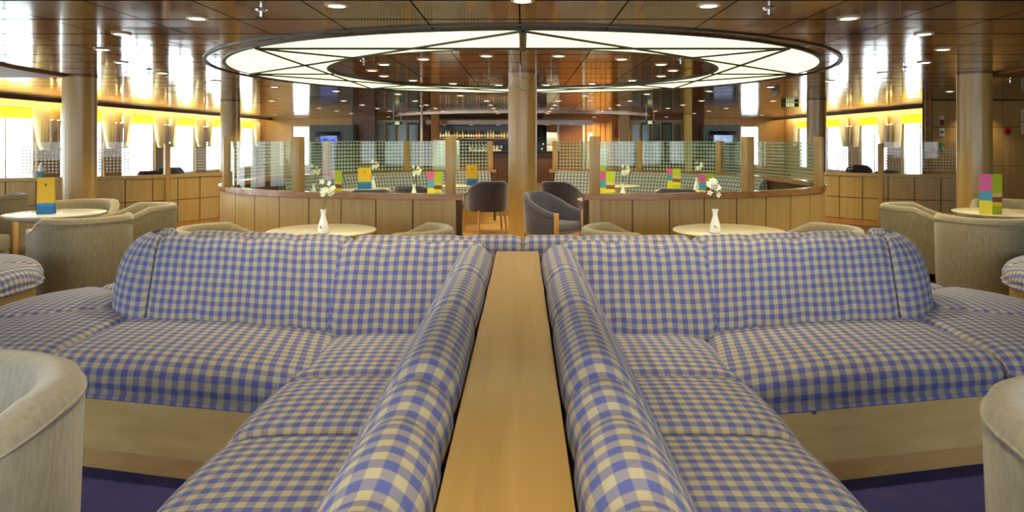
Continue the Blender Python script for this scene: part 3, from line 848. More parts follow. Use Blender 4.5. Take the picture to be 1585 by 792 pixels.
# ------------------------------------------------------------------ tub chairs
def make_tub(label, fabric, legs, loc, rz, group, hb=.74, ha=.62, slope=2.4, Rr=.37, th=.075, fr=.26, wood_ends=True):
    t = thing('tub_chair', label, 'armchair', loc, rz, group)
    zb = .34 if legs else .09
    # path of the shell centre line: arm front -> round the back -> arm front (chair opens toward -Y)
    r = Rr-th/2; pts = []
    for i in range(7): pts.append((-r, -fr+(fr+.02)*i/6, 0))
    na = 28
    for i in range(1, na): 
        a = PI-PI*i/na
        pts.append((r*math.cos(a), .02+r*math.sin(a), 0))
    for i in range(7): pts.append((r, .02-(fr+.02)*i/6, 0))
    L_ = arclen([p[:2] for p in pts]); tot = L_[-1]
    rows = []
    for k, (x, y, _) in enumerate(pts):
        q = L_[k]/tot; c = 1-abs(q-.5)*2                 # 0 at the arm ends, 1 at the back
        e = c*c*(3-2*c)
        top = ha+(hb-ha)*min(1, e*slope)
        if k == 0: tx, ty = 0, 1
        elif k == len(pts)-1: tx, ty = 0, -1
        else:
            tx, ty = pts[k+1][0]-pts[k-1][0], pts[k+1][1]-pts[k-1][1]
        ln = math.hypot(tx, ty); nx, ny = -ty/ln, tx/ln    # outward normal
        h = th/2; sec = []
        for (o, z) in [(h*.85, zb), (h, zb+.03), (h*1.02, (zb+top)/2), (h*1.02, top-.045), (h*.8, top-.014), (h*.35, top), (-h*.35, top), (-h*.8, top-.014), (-h*1.02, top-.045), (-h, (zb+top)/2), (-h*.9, zb)]:
            fl = .03*((z-zb)/(.8-zb))*c
            sec.append((x+nx*(o+fl), y+ny*(o+fl), z))
        rows.append(sec)
    mb = MB(); mb.grid(rows, closed=True, caps=True)
    shell = mb.build('shell', fabric, t, smooth=50)
    # piping seam below the rim on the outside
    pp = MB(); 
    for j in range(len(rows)-1):
        a = Vector(rows[j][3]); b = Vector(rows[j+1][3]); pp.tube(a, b, .0045, n=5)
    pp.build('piping', fabric, shell)
    # seat cushion, D-shaped
    ri = r-th/2-.004
    out = [(-ri, -fr-.0), (-ri, .02)] + [(ri*math.cos(PI-PI*i/16), .02+ri*math.sin(PI-PI*i/16)) for i in range(1, 16)] + [(ri, .02), (ri, -fr)]
    sc_ = MB(); rws = []
    z0 = zb+.04 if legs else .30
    for z, f in ((z0, .97), (z0+.02, 1), (.43, 1), (.45, .985), (.462, .94), (.468, .8)):
        rws.append([(x*f, (y+.02)*f-.02, z) for x, y in out])
    sc_.grid(rws, closed=True); 
    sc_.add(rws[-1], [tuple(range(len(out)))]); sc_.build('seat', fabric, t, smooth=50)
    bs = MB(); rws = [[(x*.985, y*.985, z) for x, y in out] for z in (zb+.005, z0)]
    bs.grid(rws, closed=True); bs.add(rws[0], [tuple(range(len(out)))]); bs.build('seat_base', fabric, t, smooth=50)
    if wood_ends:
        for s in (-1, 1):
            MB().box(s*r-th*.5, s*r+th*.5, -fr-.028, -fr-.001, zb-.0, ha-.004, b=.006).build('arm_front', W_LEG, t)
    for s in (-1, 1):
        for yy, q in ((-fr+.03, -.02), (.24, .05)):
            xx = s*(.29 if yy < 0 else .2)
            m = MB(); m.tube((xx, yy, zb+.02), (xx+s*(.02 if legs else 0), yy+(q if legs else 0), 0), .022, .013 if legs else .02, 10); m.build('leg', W_LEG, t)
    return t
def face(cx, cy, tx, ty):     # rotation so that the chair's open side looks at (tx, ty)
    return math.atan2(ty-cy, tx-cx)+PI/2
G_B = 'beige tub armchairs'; G_P = 'pale tub armchairs in front'; G_S = 'slate blue tub chairs'
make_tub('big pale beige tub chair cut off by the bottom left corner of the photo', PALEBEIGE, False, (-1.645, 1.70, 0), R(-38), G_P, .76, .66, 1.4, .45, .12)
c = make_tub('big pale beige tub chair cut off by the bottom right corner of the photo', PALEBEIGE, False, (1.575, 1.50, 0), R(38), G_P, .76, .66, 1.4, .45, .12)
b0 = None
TL, TR = (-1.58, 5.50), (1.62, 5.50)          # tables behind the sofas
TLF, TRF = (-4.55, 6.80), (4.74, 6.90)
beige = [
    ((-2.24, 5.38), TL, 'beige tub chair left of the table with the white flower vase, left of the console'),
    ((-.94, 5.36), TL, 'beige tub chair right of the table with the white flower vase, left of the console'),
    ((.86, 5.36), TR, 'beige tub chair left of the table with the white flower vase, right of the console'),
    ((2.18, 5.38), TR, 'beige tub chair right of the table with the white flower vase, right of the console'),
    ((-3.95, 6.28), TLF, 'beige tub chair, broad back to us, beside the table with the yellow menu card'),
    ((-4.02, 7.2), TLF, 'beige tub chair seen side-on between the yellow card table and counter'),
    ((-4.85, 7.62), TLF, 'beige tub chair behind the table with the yellow menu card'),
    ((-5.42, 6.75), TLF, 'beige tub chair at the left photo edge left of the yellow menu card table'),
    ((-6.55, 8.55), (-7.4, 8.3), 'dark looking tub chair by the left edge below the window counter'),
    ((4.14, 6.26), TRF, 'beige tub chair, broad back to us, beside the table with the pink menu card'),
    ((4.16, 7.22), TRF, 'beige tub chair seen side-on between the pink card table and counter'),
    ((5.35, 7.65), TRF, 'beige tub chair behind the table with the pink menu card'),
]
for (x, y), tg, lb in beige:
    rz = face(x, y, *tg)
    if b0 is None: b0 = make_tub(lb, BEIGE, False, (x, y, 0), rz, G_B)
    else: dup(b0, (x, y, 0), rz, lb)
s0 = None
slate = [
    ((-.545, 10.7), R(200), 'slate blue chair with its back to us in the gap left of the middle pillar'),
    ((.34, 8.10), R(52), 'slate blue tub chair with a wooden arm front, right of the middle pillar'),
    ((.60, 10.6), R(150), 'slate blue chair behind the tub chair in the gap right of the middle pillar'),
    ((-2.0, 7.95), R(140), 'slate chair top showing over the left curved partition, leftmost inside it'),
    ((-1.98, 8.92), R(200), 'slate chair top showing over the left curved partition, in the middle inside it'),
    ((-1.45, 9.65), R(160), 'slate chair top showing over the left curved partition, second from the far bench'),
    ((1.62, 7.95), R(150), 'slate chair top showing over the right curved partition, nearest the pillar gap'),
    ((2.0, 9.1), R(170), 'slate chair top showing over the right curved partition, in the middle inside it'),
    ((2.95, 8.75), R(200), 'slate chair top showing over the right curved partition, rightmost inside it'),
    ((-8.2, 13.4), R(100), 'slate chair behind the left window counter, nearest its end'),
    ((-7.3, 13.9), R(60), 'slate chair behind the left window counter, beside the glass post'),
    ((-7.9, 15.6), R(20), 'slate chair behind the left window counter, farther along the windows'),
    ((7.3, 14.2), R(-60), 'slate chair behind the right window counter, beside the glass post'),
    ((8.3, 17.2), R(-20), 'slate chair behind the right window counter, farther along the windows'),
]
for (x, y), rz, lb in slate:
    if s0 is None: s0 = make_tub(lb, BLUEV, True, (x, y, 0), rz, G_S, .80, .60, 1.2, .30, .06, .24)
    else: dup(s0, (x, y, 0), rz, lb)

# ------------------------------------------------------------------ tables, vases, cards
def make_table(label, loc, topm, group, r=.42, thick=False):
    t = thing('round_table', label, 'table', loc, 0, group)
    if thick: MB().lathe([(.10, .615), (r*.72, .635), (r*.95, .668), (r, .69), (r, .698), (r-.006, .70)], 64).build('table_top', topm, t, smooth=40)
    else: MB().lathe([(.1, .668), (r-.05, .67), (r-.008, .682), (r, .69), (r-.003, .698), (r-.012, .70)], 64).build('table_top', topm, t, smooth=40)
    MB().lathe([(.05, .03), (.04, .08), (.035, .55), (.06, .615), (.1, .64 if thick else .667)], 24).build('pedestal', STEEL, t)
    MB().lathe([(.24, 0), (.24, .015), (.08, .035)], 40).build('base', STEEL, t)
    return t
G_T = 'round lounge tables'
make_table('round cream table with a flower vase behind the left corner sofa', (TL[0], TL[1], 0), CREAMTOP, G_T)
make_table('round cream table with a flower vase behind the right corner sofa', (TR[0], TR[1], 0), CREAMTOP, G_T, .43)
make_table('round pale table carrying the yellow and blue menu card by the left pillar', (TLF[0], TLF[1], 0), PALETOP, G_T, .43, True)
make_table('round cream table carrying the pink and green menu card by the right pillar', (TRF[0], TRF[1], 0), CREAMTOP, G_T, .43, True)
inner = [((-2.72, 8.55), 'small round table at the left end inside the left curved partition'), ((-1.20, 8.45), 'small round table near the pillar gap inside the left curved partition'),
         ((-2.30, 10.2), 'small round table before the checked bench inside the left curved partition'), ((-1.15, 11.05), 'small round table beyond the blue chair left of the middle pillar'),
         ((1.02, 8.45), 'small round table near the pillar gap inside the right curved partition'), ((2.25, 9.95), 'small round table before the checked bench inside the right curved partition'),
         ((2.35, 8.05), 'small round table at the right end inside the right curved partition'), ((1.5, 11.05), 'small round table beyond the blue chairs right of the middle pillar')]
it0 = None
for (x, y), lb in inner:
    if it0 is None: it0 = make_table(lb, (x, y, 0), CREAMTOP, 'round tables inside the curved partitions', .36)
    else: dup(it0, (x, y, 0), 0, lb)

PETAL = plain('white_petal', (.80, .80, .66), .6); STEM = plain('stem_green', (.10, .17, .04), .5); POLLEN = plain('bud_green', (.35, .40, .12), .6)
def make_vase(label, loc, lean, group):
    t = thing('flower_vase', label, 'vase', loc, 0, group)
    MB().lathe([(.036, 0), (.044, .006), (.045, .02), (.034, .075), (.020, .120), (.0165, .140), (.0205, .165), (.026, .182), (.023, .182), (.0145, .145)], 28).build('vase_body', WHITE, t)
    m = MB(); m.sphere((-.012, -.0375, .055), .0065, 1, .5, 1, 6); m.box(-.014, .012, -.0415, -.038, .042, .045); m.build('emblem', plain('emblem_ink', (.08, .09, .14), .5), t)
    top = Vector((lean, 0, .345))
    pts = [Vector((0, 0, .10)), Vector((.003, 0, .20)), Vector((lean*.55, 0, .27)), top]
    MB().path(pts, .0035, 6).build('stem', STEM, t)
    random.seed(int(abs(loc[0])*100))
    bl = MB(); bud = MB()
    for k in range(13):
        c = top+Vector((random.uniform(-.045, .045), random.uniform(-.035, .035), random.uniform(-.055, .055)))
        nrm = Vector((random.uniform(-.6, .6), -1+random.uniform(-.3, .3), random.uniform(-.2, .8))).normalized()
        q = nrm.to_track_quat('Z', 'Y').to_matrix().to_4x4()
        for j in range(5):
            M = Matrix.Translation(c) @ q @ Matrix.Rotation(j*2*PI/5, 4, 'Z') @ Matrix.Translation((.012, 0, .004)) @ Matrix.Rotation(-.5, 4, 'Y')
            bl.sphere((0, 0, 0), .012, 1.1, .62, .25, 5, M)
        q0 = len(bl.f); bl.sphere(c+nrm*.004, .004, n=4); bl.mi[q0:] = [1]*(len(bl.f)-q0)
    bl.build('blossom', None, t, smooth=60, mats=[PETAL, POLLEN])
    lf = MB()
    for k in (-1, 1):
        a = Vector((lean*.4, 0, .25)); 
        rows = [[a+Vector((k*.06*s, w*.010*math.sin(PI*s), .05*s-.03*s*s)) for w in (-1, 1)] for s in [i/8 for i in range(9)]]
        lf.grid(rows)
    lf.build('leaf', STEM, t)
    return t
G_V = 'white bud vases'
v0 = make_vase('white bud vase with pale flowers leaning right, on the left cream table', (-1.508, 5.28, .70), .035, G_V)
make_vase('white bud vase with pale flowers straight up, on the right cream table', (1.462, 5.30, .70), -.012, G_V)
for (x, y), lb in (((-2.55, 8.5), 'small white vase on the leftmost table inside the left partition'), ((-1.30, 8.35), 'small white vase beside the menu card nearest the left partition end post'),
                   ((1.22, 8.5), 'small white vase beside the menu card nearest the right partition end post'), ((2.48, 9.95), 'small white vase beside the green card before the right checked bench'),
                   ((-.02-2.2, 10.35), 'small white vase behind the yellow card before the left checked bench')):
    dup(v0, (x, y, .70), 0, lb)

YEL = (.80, .50, .015); CBL = (.02, .16, .42); LIME = (.42, .52, .02); PINK = (.60, .10, .28); CYA = (.06, .30, .42); LEM = (.75, .65, .03); ORG = (.55, .22, .04)
CARD_Y = bands_mat('card_yellow_blue', [(0, CBL), (.075, (.03, .24, .55)), (.105, YEL)])
CARD_P = bands_mat('card_pink_cyan_yellow', [(0, LEM), (.13, CYA), (.22, PINK)])
CARD_G = bands_mat('card_lime_fruit', [(0, LIME), (.08, LEM), (.115, (.20, .07, .05)), (.165, (.62, .50, .12)), (.20, LIME)])
MARK = plain('card_mark', (.22, .12, .02), .5)
def make_card(label, loc, rz, kind, w=.15, h=.33, group='standing menu cards'):
    t = thing('menu_card', label, 'menu card', loc, rz, group)
    if kind == 'Y':
        MB().box(-w/2, w/2, -.0, .004, 0, h, Matrix.Rotation(R(-3), 4, 'X')).build('front_panel', CARD_Y, t, smooth=0)
        MB().box(-w/2, w/2, .030, .034, 0, h-.004, Matrix.Translation((0, .01, 0)) @ Matrix.Rotation(R(4), 4, 'X')).build('back_panel', CARD_Y, t, smooth=0)
        m = MB()
        for k in range(8):
            a = k*PI/4
            m.tube((0, -.004+.016, h*.80), (.016*math.cos(a), -.004+.016, h*.80+.016*math.sin(a)), .003, .001, 5)
        m.sphere((0, .013, h*.80), .009, 1, .3, 1, 6); m.build('sun_emblem', MARK, t)
    else:
        wl = w*.5
        MB().box(-wl-.0, 0, 0, .004, 0, h, Matrix.Rotation(R(-28), 4, 'Z')).build('left_panel', CARD_P, t, smooth=0)
        MB().box(0, w*.56, 0, .004, 0, h, Matrix.Rotation(R(14), 4, 'Z')).build('right_panel', CARD_G, t, smooth=0)
    return t
make_card('tall yellow and blue menu card on the table by the left pillar', (-4.56, 6.66, .70), R(8), 'Y', .155, .35)
make_card('tall folded pink and lime menu card on the table by the right pillar', (PX(1537, 6.62), 6.63, .70), 0, 'G', .21, .385)
G_C = 'small menu cards inside the partitions'
make_card('small yellow menu card before the checked bench inside the left partition', (PX(565, 10.2), 10.15, .70), 0, 'Y', .19, .31, G_C)
make_card('small folded menu card at the leftmost table inside the left partition', (PX(517, 8.6), 8.6, .70), R(-10), 'G', .17, .33, G_C)
make_card('small folded menu card nearest the left partition end post', (PX(672, 8.4), 8.4, .70), R(10), 'G', .18, .33, G_C)
make_card('small yellow card on the table beyond the left blue chair', (PX(731, 11.0), 10.95, .70), R(8), 'Y', .17, .32, G_C)
make_card('small folded pink and lime card nearest the right partition end post', (PX(938, 8.45), 8.45, .70), R(-6), 'G', .20, .33, G_C)
make_card('small lime card before the checked bench inside the right partition', (PX(1040, 9.95), 9.9, .70), R(-25), 'G', .20, .31, G_C)
make_card('small folded lime card at the rightmost table inside the right partition', (PX(1091, 8.1), 8.05, .70), R(-8), 'G', .17, .32, G_C)
make_card('small lime card on the table beyond the right blue chairs', (PX(893, 11.0)+.35, 11.0, .70), R(-20), 'G', .17, .30, G_C)

# ------------------------------------------------------------------ partitions
def frame_path(pts):
    """tangent / outward normal at every sample"""
    out = []
    for i, p in enumerate(pts):
        a = pts[max(0, i-1)]; b = pts[min(len(pts)-1, i+1)]
        t = Vector((b[0]-a[0], b[1]-a[1])).normalized()
        out.append((Vector(p[:2]), t, Vector((t.y, -t.x))))
    return out
def ribbon(fp, o0, o1, z0, z1, a=0, b=None, uvoff=0):
    b = len(fp) if b is None else b
    mb = MB(); rows = []; uvr = []; u = 0
    for i in range(a, b):
        p, t, n = fp[i]
        if i > a: u += (p-fp[i-1][0]).length
        q0 = p+n*o0; q1 = p+n*o1
        rows.append([(q1.x, q1.y, z0), (q1.x, q1.y, z1), (q0.x, q0.y, z1), (q0.x, q0.y, z0)])
        uvr.append([(u, z0-uvoff), (u, z1-uvoff), (u, z1-uvoff), (u, z0-uvoff)])
    mb.grid(rows, uvr, closed=True, caps=True); return mb
def resample(pts, step):
    al = arclen(pts); n = max(2, int(al[-1]/step)); out = []; j = 0
    for k in range(n+1):
        s = al[-1]*k/n
        while j < len(al)-2 and al[j+1] < s: j += 1
        f = (s-al[j])/max(1e-9, al[j+1]-al[j]); f = min(1, max(0, f))
        out.append(tuple(pts[j][c]+(pts[j+1][c]-pts[j][c])*f for c in range(2)))
    return out
def partition(sx, label):
    t = thing('curved_partition', label, 'partition', (0, 0, 0), 0, 'curved glazed partitions')
    base = [(.575, 6.60), (1.25, 6.66), (1.95, 6.83), (2.62, 7.12), (3.16, 7.56), (3.50, 8.18), (3.58, 8.85), (3.50, 9.6), (3.32, 10.2), (2.95, 10.9), (2.33, 11.55), (1.45, 12.05), (.48, 12.3)]
    pts = resample(catmull(base, 12), .012)
    if sx < 0: pts = [(-x, y) for x, y in pts]
    fp = frame_path(pts)
    if sx < 0: fp = [(p, tt, -n) for p, tt, n in fp]        # outward = away from the ring's inside
    H = .90; n = len(fp)
    ribbon(fp, -.045, .025, .0, H-.05).build('panel_core', W_DARKGAP, t, smooth=30)
    ribbon(fp, -.065, .055, H-.055, H).build('cap_rail', W_CAP, t, smooth=30)
    ribbon(fp, .025, .04, .0, .09).build('kickboard', W_CAP, t, smooth=30)
    al = arclen(pts)
    def at(px_list):
        res = []
        for px, far in px_list:
            best = None
            for i, (p, _, _) in enumerate(fp):
                if (p.y > 9.2) != far: continue
                xx = VX+F*(p.x)/p.y
                d = abs(xx-px)
                if best is None or d < best[0]: best = (d, i)
            res.append(best[1])
        return res
    mir = (lambda q: q) if sx < 0 else (lambda q: 2*809.5-q)
    near = at([(mir(q), False) for q in (714, 462, 352)])
    far = at([(mir(q), True) for q in (505, 629, 764)])
    posts = [9, near[1], near[2]] + far
    posts = sorted(set(posts)); posts[-1] = n-9
    # veneer boards between joints
    i = 9; step = 29
    while i < n-3:
        j = min(i+step, n-3)
        ribbon(fp, .025, .036, .092, H-.06, i, j+1).build('veneer_board', W_PANEL, t, smooth=30)
        i = j+0
        # leave a dark joint
        i += 1
    for q in posts:
        p, tt, nn_ = fp[q]
        ang = math.atan2(tt.y, tt.x)
        M = Matrix.Translation((p.x, p.y, 0)) @ Matrix.Rotation(ang, 4, 'Z')
        MB().box(-.045, .045, -.045, .045, H, 1.445 if q in posts[:3] else 1.40, M, b=.005).build('glass_post', W_POST, t)
    MB2 = MB(); p, tt, nn_ = fp[9]; ang = math.atan2(tt.y, tt.x)
    M = Matrix.Translation((p.x, p.y, 0)) @ Matrix.Rotation(ang, 4, 'Z')
    MB2.box(-.06, .05, -.06, .06, 0, H-.055, M, b=.005); MB2.build('end_post', W_POST, t)
    for a, b in zip(posts, posts[1:]):
        k = posts.index(a)
        mat = GLASS_CLEAR if k < 2 else (GLASS_DOTS2 if k < 3 else GLASS_DOTS)
        ribbon(fp, -.004, .004, H, 1.395, a+4, b-3, H).build('glass_pane', mat, t, smooth=30)
    return fp, n
for sx, lab in ((-1, 'curved wood and glass partition left of the middle pillar'), (1, 'curved wood and glass partition right of the middle pillar')):
    fp, n = partition(sx, lab)
    # checked bench along the inside of the far half
    t = thing('curved_bench', 'checked bench curving along the inside of the %s partition' % ('left' if sx < 0 else 'right'), 'bench', (0, 0, 0), 0, 'curved checked benches')
    ids = [i for i, (p, _, _) in enumerate(fp) if p.y > 9.7][:-9]
    mid = [ids[0], ids[len(ids)//3], ids[2*len(ids)//3], ids[-1]]
    for a, b in zip(mid, mid[1:]):
        seg = fp[a:b+1]; ln = arclen([tuple(p) for p, _, _ in seg]); LT = ln[-1]
        def T(s, d, h, seg=seg, ln=ln, LT=LT):
            s = min(max(s, 0), LT-1e-5); j = 0
            while j < len(ln)-2 and ln[j+1] < s: j += 1
            f = (s-ln[j])/(ln[j+1]-ln[j]); p = seg[j][0].lerp(seg[j+1][0], f); nn_ = seg[j][2].lerp(seg[j+1][2], f)
            q = p-nn_*(d+.07); return (q.x, q.y, h)
        cushion('back_cushion', [(x*.7, z-.0 if z < .5 else z-.01) for x, z in BACKP], LT-.01, T, t, GING2, n=int(LT/.05), rnd=.05)
        cushion('seat_cushion', seatp(.55), LT-.01, T, t, GING2, n=int(LT/.05), rnd=.05)
        seg2 = seg
    ribbon(fp, -.50, -.09, 0, .30, ids[0], ids[-1]).build('base_panel', W_BASE, t, smooth=30)

# low window counters with patterned glass
def counter(sx, label, pts, post_px):
    t = thing('window_counter', label, 'counter', (0, 0, 0), 0, 'panelled window counters')
    fp0 = [p for p in resample(pts, .014)]
    fp = frame_path(fp0)
    fp = [(p, tt, (nn_ if nn_.y < 0 else -nn_)) for p, tt, nn_ in fp]
    n = len(fp); H = .862
    ribbon(fp, -.06, .0, 0, H-.05).build('core', W_DARKGAP, t, smooth=30)
    ribbon(fp, -.10, .03, H-.052, H).build('cap_rail', W_PANEL, t, smooth=30)
    ribbon(fp, 0, .02, 0, .085).build('kickboard', W_ORANGE, t, smooth=30)
    i = 0; st = 27
    while i+st < n:
        for z0, z1 in ((.095, .445), (.458, H-.058)):
            ribbon(fp, 0, .013, z0, z1, i, i+st).build('veneer_panel', W_PANEL, t, smooth=30)
        i += st
    for px in post_px:
        q = min(range(n), key=lambda i: abs(VX+F*fp[i][0].x/fp[i][0].y-px))
        p, tt, nn_ = fp[q]; ang = math.atan2(tt.y, tt.x)
        M = Matrix.Translation((p.x, p.y, 0)) @ Matrix.Rotation(ang, 4, 'Z')
        MB().box(-.04, .04, -.045, .045, 0 if True else H, 1.36, M, b=.004).build('glass_post', W_POST, t)
    # glazing with clear squares in a brown film, set in separate sheets
    return t, fp, H
tl, fpl, H = counter(-1, 'low panelled window counter behind the left armchairs', [(-7.85, 10.0), (-7.2, 10.22), (-6.43, 10.55), (-5.95, 10.86), (-5.62, 11.2), (-5.35, 11.6), (-5.14, 12.05), (-5.0, 12.6)], (258,))
tr, fpr, H = counter(1, 'low panelled window counter behind the right armchairs', [(7.05, 11.1), (6.45, 11.2), (5.9, 11.43), (5.55, 11.7), (5.28, 12.05), (5.08, 12.5), (4.95, 13.0)], (1363,))
def sheets(t, fp, ranges):
    for x0, x1, mat in ranges:
        idx = [i for i, (p, _, _) in enumerate(fp) if x0 <= VX+F*p.x/p.y <= x1]
        if len(idx) < 2: continue
        ribbon(fp, -.032, -.026, H, 1.385, min(idx), max(idx)+1, H).build('glass_pane', mat, t, smooth=30)
sheets(tl, fpl, [(-40, 28, GLASS_CLEAR), (30, 97, GLASS_FILM), (98, 146, GLASS_CLEAR), (150, 203, GLASS_FILM), (205, 252, GLASS_CLEAR), (262, 300, GLASS_CLEAR), (302, 334, GLASS_FILM), (336, 350, GLASS_CLEAR)])
sheets(tr, fpr, [(1427, 1484, GLASS_FILM), (1397, 1425, GLASS_CLEAR), (1368, 1395, GLASS_FILM), (1322, 1358, GLASS_CLEAR), (1300, 1320, GLASS_FILM), (1270, 1298, GLASS_CLEAR)])

# little things on the left counter
t = thing('tea_light_cup', 'small white cup on the end of the left window counter', 'cup', (PX(44, 10.0), 10.13, .862))
MB().lathe([(.03, 0), (.038, .02), (.042, .10), (.037, .10), (.03, .02)], 20).build('cup_body', WHITE, t)
t = thing('blue_bottle', 'small white and blue bottle beside the cup on the left counter', 'bottle', (PX(53, 10.05), 10.19, .862))
MB().lathe([(.04, 0), (.042, .08), (.035, .09)], 20).build('bottle_body', plain('aqua_blue', (.12, .42, .60), .3), t)
MB().lathe([(.036, .09), (.036, .15), (.018, .19), (.018, .21)], 20).build('bottle_top', WHITE, t)

# ------------------------------------------------------------------ hanging ornaments round the middle pillar
ORN = plain('ornament_brass', (.55, .42, .2), .3, .7); ORNW = plain('ornament_pale', (.8, .78, .7), .3, .1); ORNG = plain('ornament_grey', (.30, .36, .28), .35, .3)
def ornament(px, py, Y, m, tilt, label, top):
    x, z = PX(px, Y), PZ(py, Y)
    t = thing('hanging_ornament', label, 'ornament', (x, Y, z), 0, 'ornaments hanging round the middle pillar')
    M = Matrix.Rotation(tilt, 4, 'Y')
    for k, s in enumerate((1, -1)):
        rows = []
        for i in range(11):
            q = i/10; w = .022*math.sin(PI*q)**.8
            rows.append([M @ Vector((q*.10*s, j*w, .012*q+.012*math.cos(j*1.4)*math.sin(PI*q)+ (.03*q if s > 0 else -.01*q))) for j in (-1, -.5, 0, .5, 1)])
        MB().grid(rows).build('wing', m, t, smooth=60)
    MB().sphere((0, 0, 0), .016, 1.8, .8, .7, 8, M).build('body', m, t)
    MB().tube((0, 0, .01), (0, 0, CEIL-z), .0025, n=5).build('wire', STEEL, t)
ornament(757, 121, 8.6, ORNG, R(30), 'grey winged ornament hanging left of the middle pillar', 0)
ornament(791, 131, 8.5, ORNW, R(-50), 'white winged ornament hanging before the left side of the middle pillar', 0)
ornament(805, 120, 8.7, ORN, R(35), 'brass ornament hanging highest before the middle pillar', 0)
ornament(806, 139, 8.3, ORNG, R(40), 'grey ornament hanging lowest before the middle pillar', 0)
ornament(829, 121, 8.6, ORN, R(-42), 'brass ornament hanging at the right side of the middle pillar', 0)
ornament(853, 128, 8.8, ORNG, R(5), 'grey ornament hanging right of the middle pillar', 0)

# ------------------------------------------------------------------ far end: bar, screens, doors
YW = 27.6
# curved dropped soffit edge before the bar
mb = MB(); rows = []
for i in range(49):
    a = PI*(-.5+i/48)*.98
    x, y = 4.65*math.sin(a), 25.8-4.65*math.cos(a)
    rows.append([(x, y, CEIL-.05), (x, y, CEIL), (x*.985, y+.06, CEIL), (x*.985, y+.06, CEIL-.05)])
mb.grid(rows, closed=True, caps=True); struct(mb.build('trim_4', plain('soffit_edge', (.55, .45, .38), .25, .3)))
# bar back wall unit
t = thing('back_bar', 'dark bar shelving full of bottles left of the middle pillar', 'bar shelf', (0, 0, 0))
x0, x1 = PX(674, 26.6), PX(833, 26.6)
MB().box(x0, x1, 26.6, 27.4, 0, 2.06).build('cabinet', BLACK, t, smooth=0)
zs_ = PZ(213.5, 26.4)
tag(MB().box(x0, x1, 26.25, 26.57, zs_-.04, zs_).build('bottle_shelf', W_DARK, smooth=0), 'dark shelf with a row of bottles behind the bar', 'shelf')
tag(MB().box(x0-.2, x1+2.0, 25.5, 26.2, PZ(193, 25.9), PZ(186, 25.9)).build('bar_canopy', W_CAP, smooth=0), 'reddish canopy board with tiny lamps over the bar', 'canopy')
tag(MB().box(x0, x1, 26.2, 26.599, .0, .95).build('low_cupboard', W_DARK, smooth=0), 'low dark cupboard carrying bottles behind the bar counter', 'cupboard')
MB().box(x0+.1, x1-.1, 26.58, 26.6, 1.0, 1.9).build('back_panel', BLACK, t, smooth=0)
BM = [plain('bottle_amber', (.30, .14, .03), .15), plain('bottle_green', (.04, .10, .04), .15), plain('bottle_clear', (.55, .55, .48), .15), plain('bottle_gold', (.60, .42, .12), .2), plain('bottle_dark', (.03, .03, .03), .15)]
LBL = plain('bottle_label', (.7, .65, .5), .5)
protos = []
random.seed(3)
def bottle(x, y, z, k, label, group):
    if len(protos) <= k:
        t = thing('liquor_bottle', label, 'bottle', (x, y, z), 0, group)
        MB().lathe([(.036, 0), (.04, .01), (.04, .17), (.03, .205), (.014, .235), (.013, .29), (.015, .30)], 12).build('glass_body', BM[k], t)
        MB().lathe([(.0408, .05), (.0408, .13)], 12).build('paper_label', LBL, t); protos.append(t)
    else:
        dup(protos[k], (x, y, z), 0, label, group)
kk = 0
for i in range(26):
    x = PX(682, 26.4)+i*.105
    k = kk if kk < 5 else random.randrange(5); kk += 1
    bottle(x, 26.40+random.uniform(-.04, .04), zs_, k, 'one of the bottles standing on the dark shelf behind the bar', 'bottles on the bar shelf')
for i in range(12):
    bottle(PX(728, 26.35)+i*.1, 26.36, .95, random.randrange(5), 'one of the bottles standing on the lower ledge behind the bar', 'bottles on the bar ledge')
# bar counter
t = thing('bar_counter', 'long dark bar counter in front of the bottle shelves', 'bar counter', (0, 0, 0))
MB().box(PX(705, 23.5), PX(866, 23.5), 23.5, 24.1, 0, 1.0).build('front', W_DARK, t, smooth=0)
MB().box(PX(703, 23.4), PX(868, 23.4), 23.4, 24.2, 1.0, 1.05, b=.01).build('counter_top', BLACK, t)
# fridge column with little lights, right of the pillar
t = thing('bar_fridge', 'dark bar fridge with small lights right of the middle pillar', 'fridge', (PX(837, 25.6), 25.6, 0))
MB().box(-.22, .22, 0, .5, 0, 1.97, b=.01).build('case', BLACK, t)
for k in range(4): MB().sphere((-.06+.05*k, -.012, .75+.18*k), .018, n=6).build('light', emit('fridge_light_%d' % k, (1, .75, .4), 4), t)
t = thing('coffee_machine', 'white machine standing between the bar fridge and the wooden door', 'machine', (PX(853, 26.2), 26.2, 0))
MB().box(-.23, .23, 0, .45, 0, 1.72, b=.02).build('case', plain('machine_white', (.62, .60, .55), .3), t)
MB().box(-.19, .19, -.012, 0, 1.25, 1.52).build('front_panel', plain('machine_grey', (.30, .29, .25), .3), t)
# stemmed glasses on the counter
gp = None
for i in range(9):
    x = PX(732, 23.7)+i*.12
    lb = 'one of the stemmed glasses lined up on the bar counter'
    if gp is None:
        gp = thing('wine_glass', lb, 'glass', (x, 23.7, 1.05), 0, 'glasses on the bar counter')
        MB().lathe([(.035, 0), (.034, .004), (.005, .01), (.005, .08), (.03, .10), (.038, .14), (.032, .19)], 16).build('glass_bowl', plain('glass_white', (.75, .75, .72), .1), gp)
    else: dup(gp, (x, 23.7, 1.05), 0, lb)

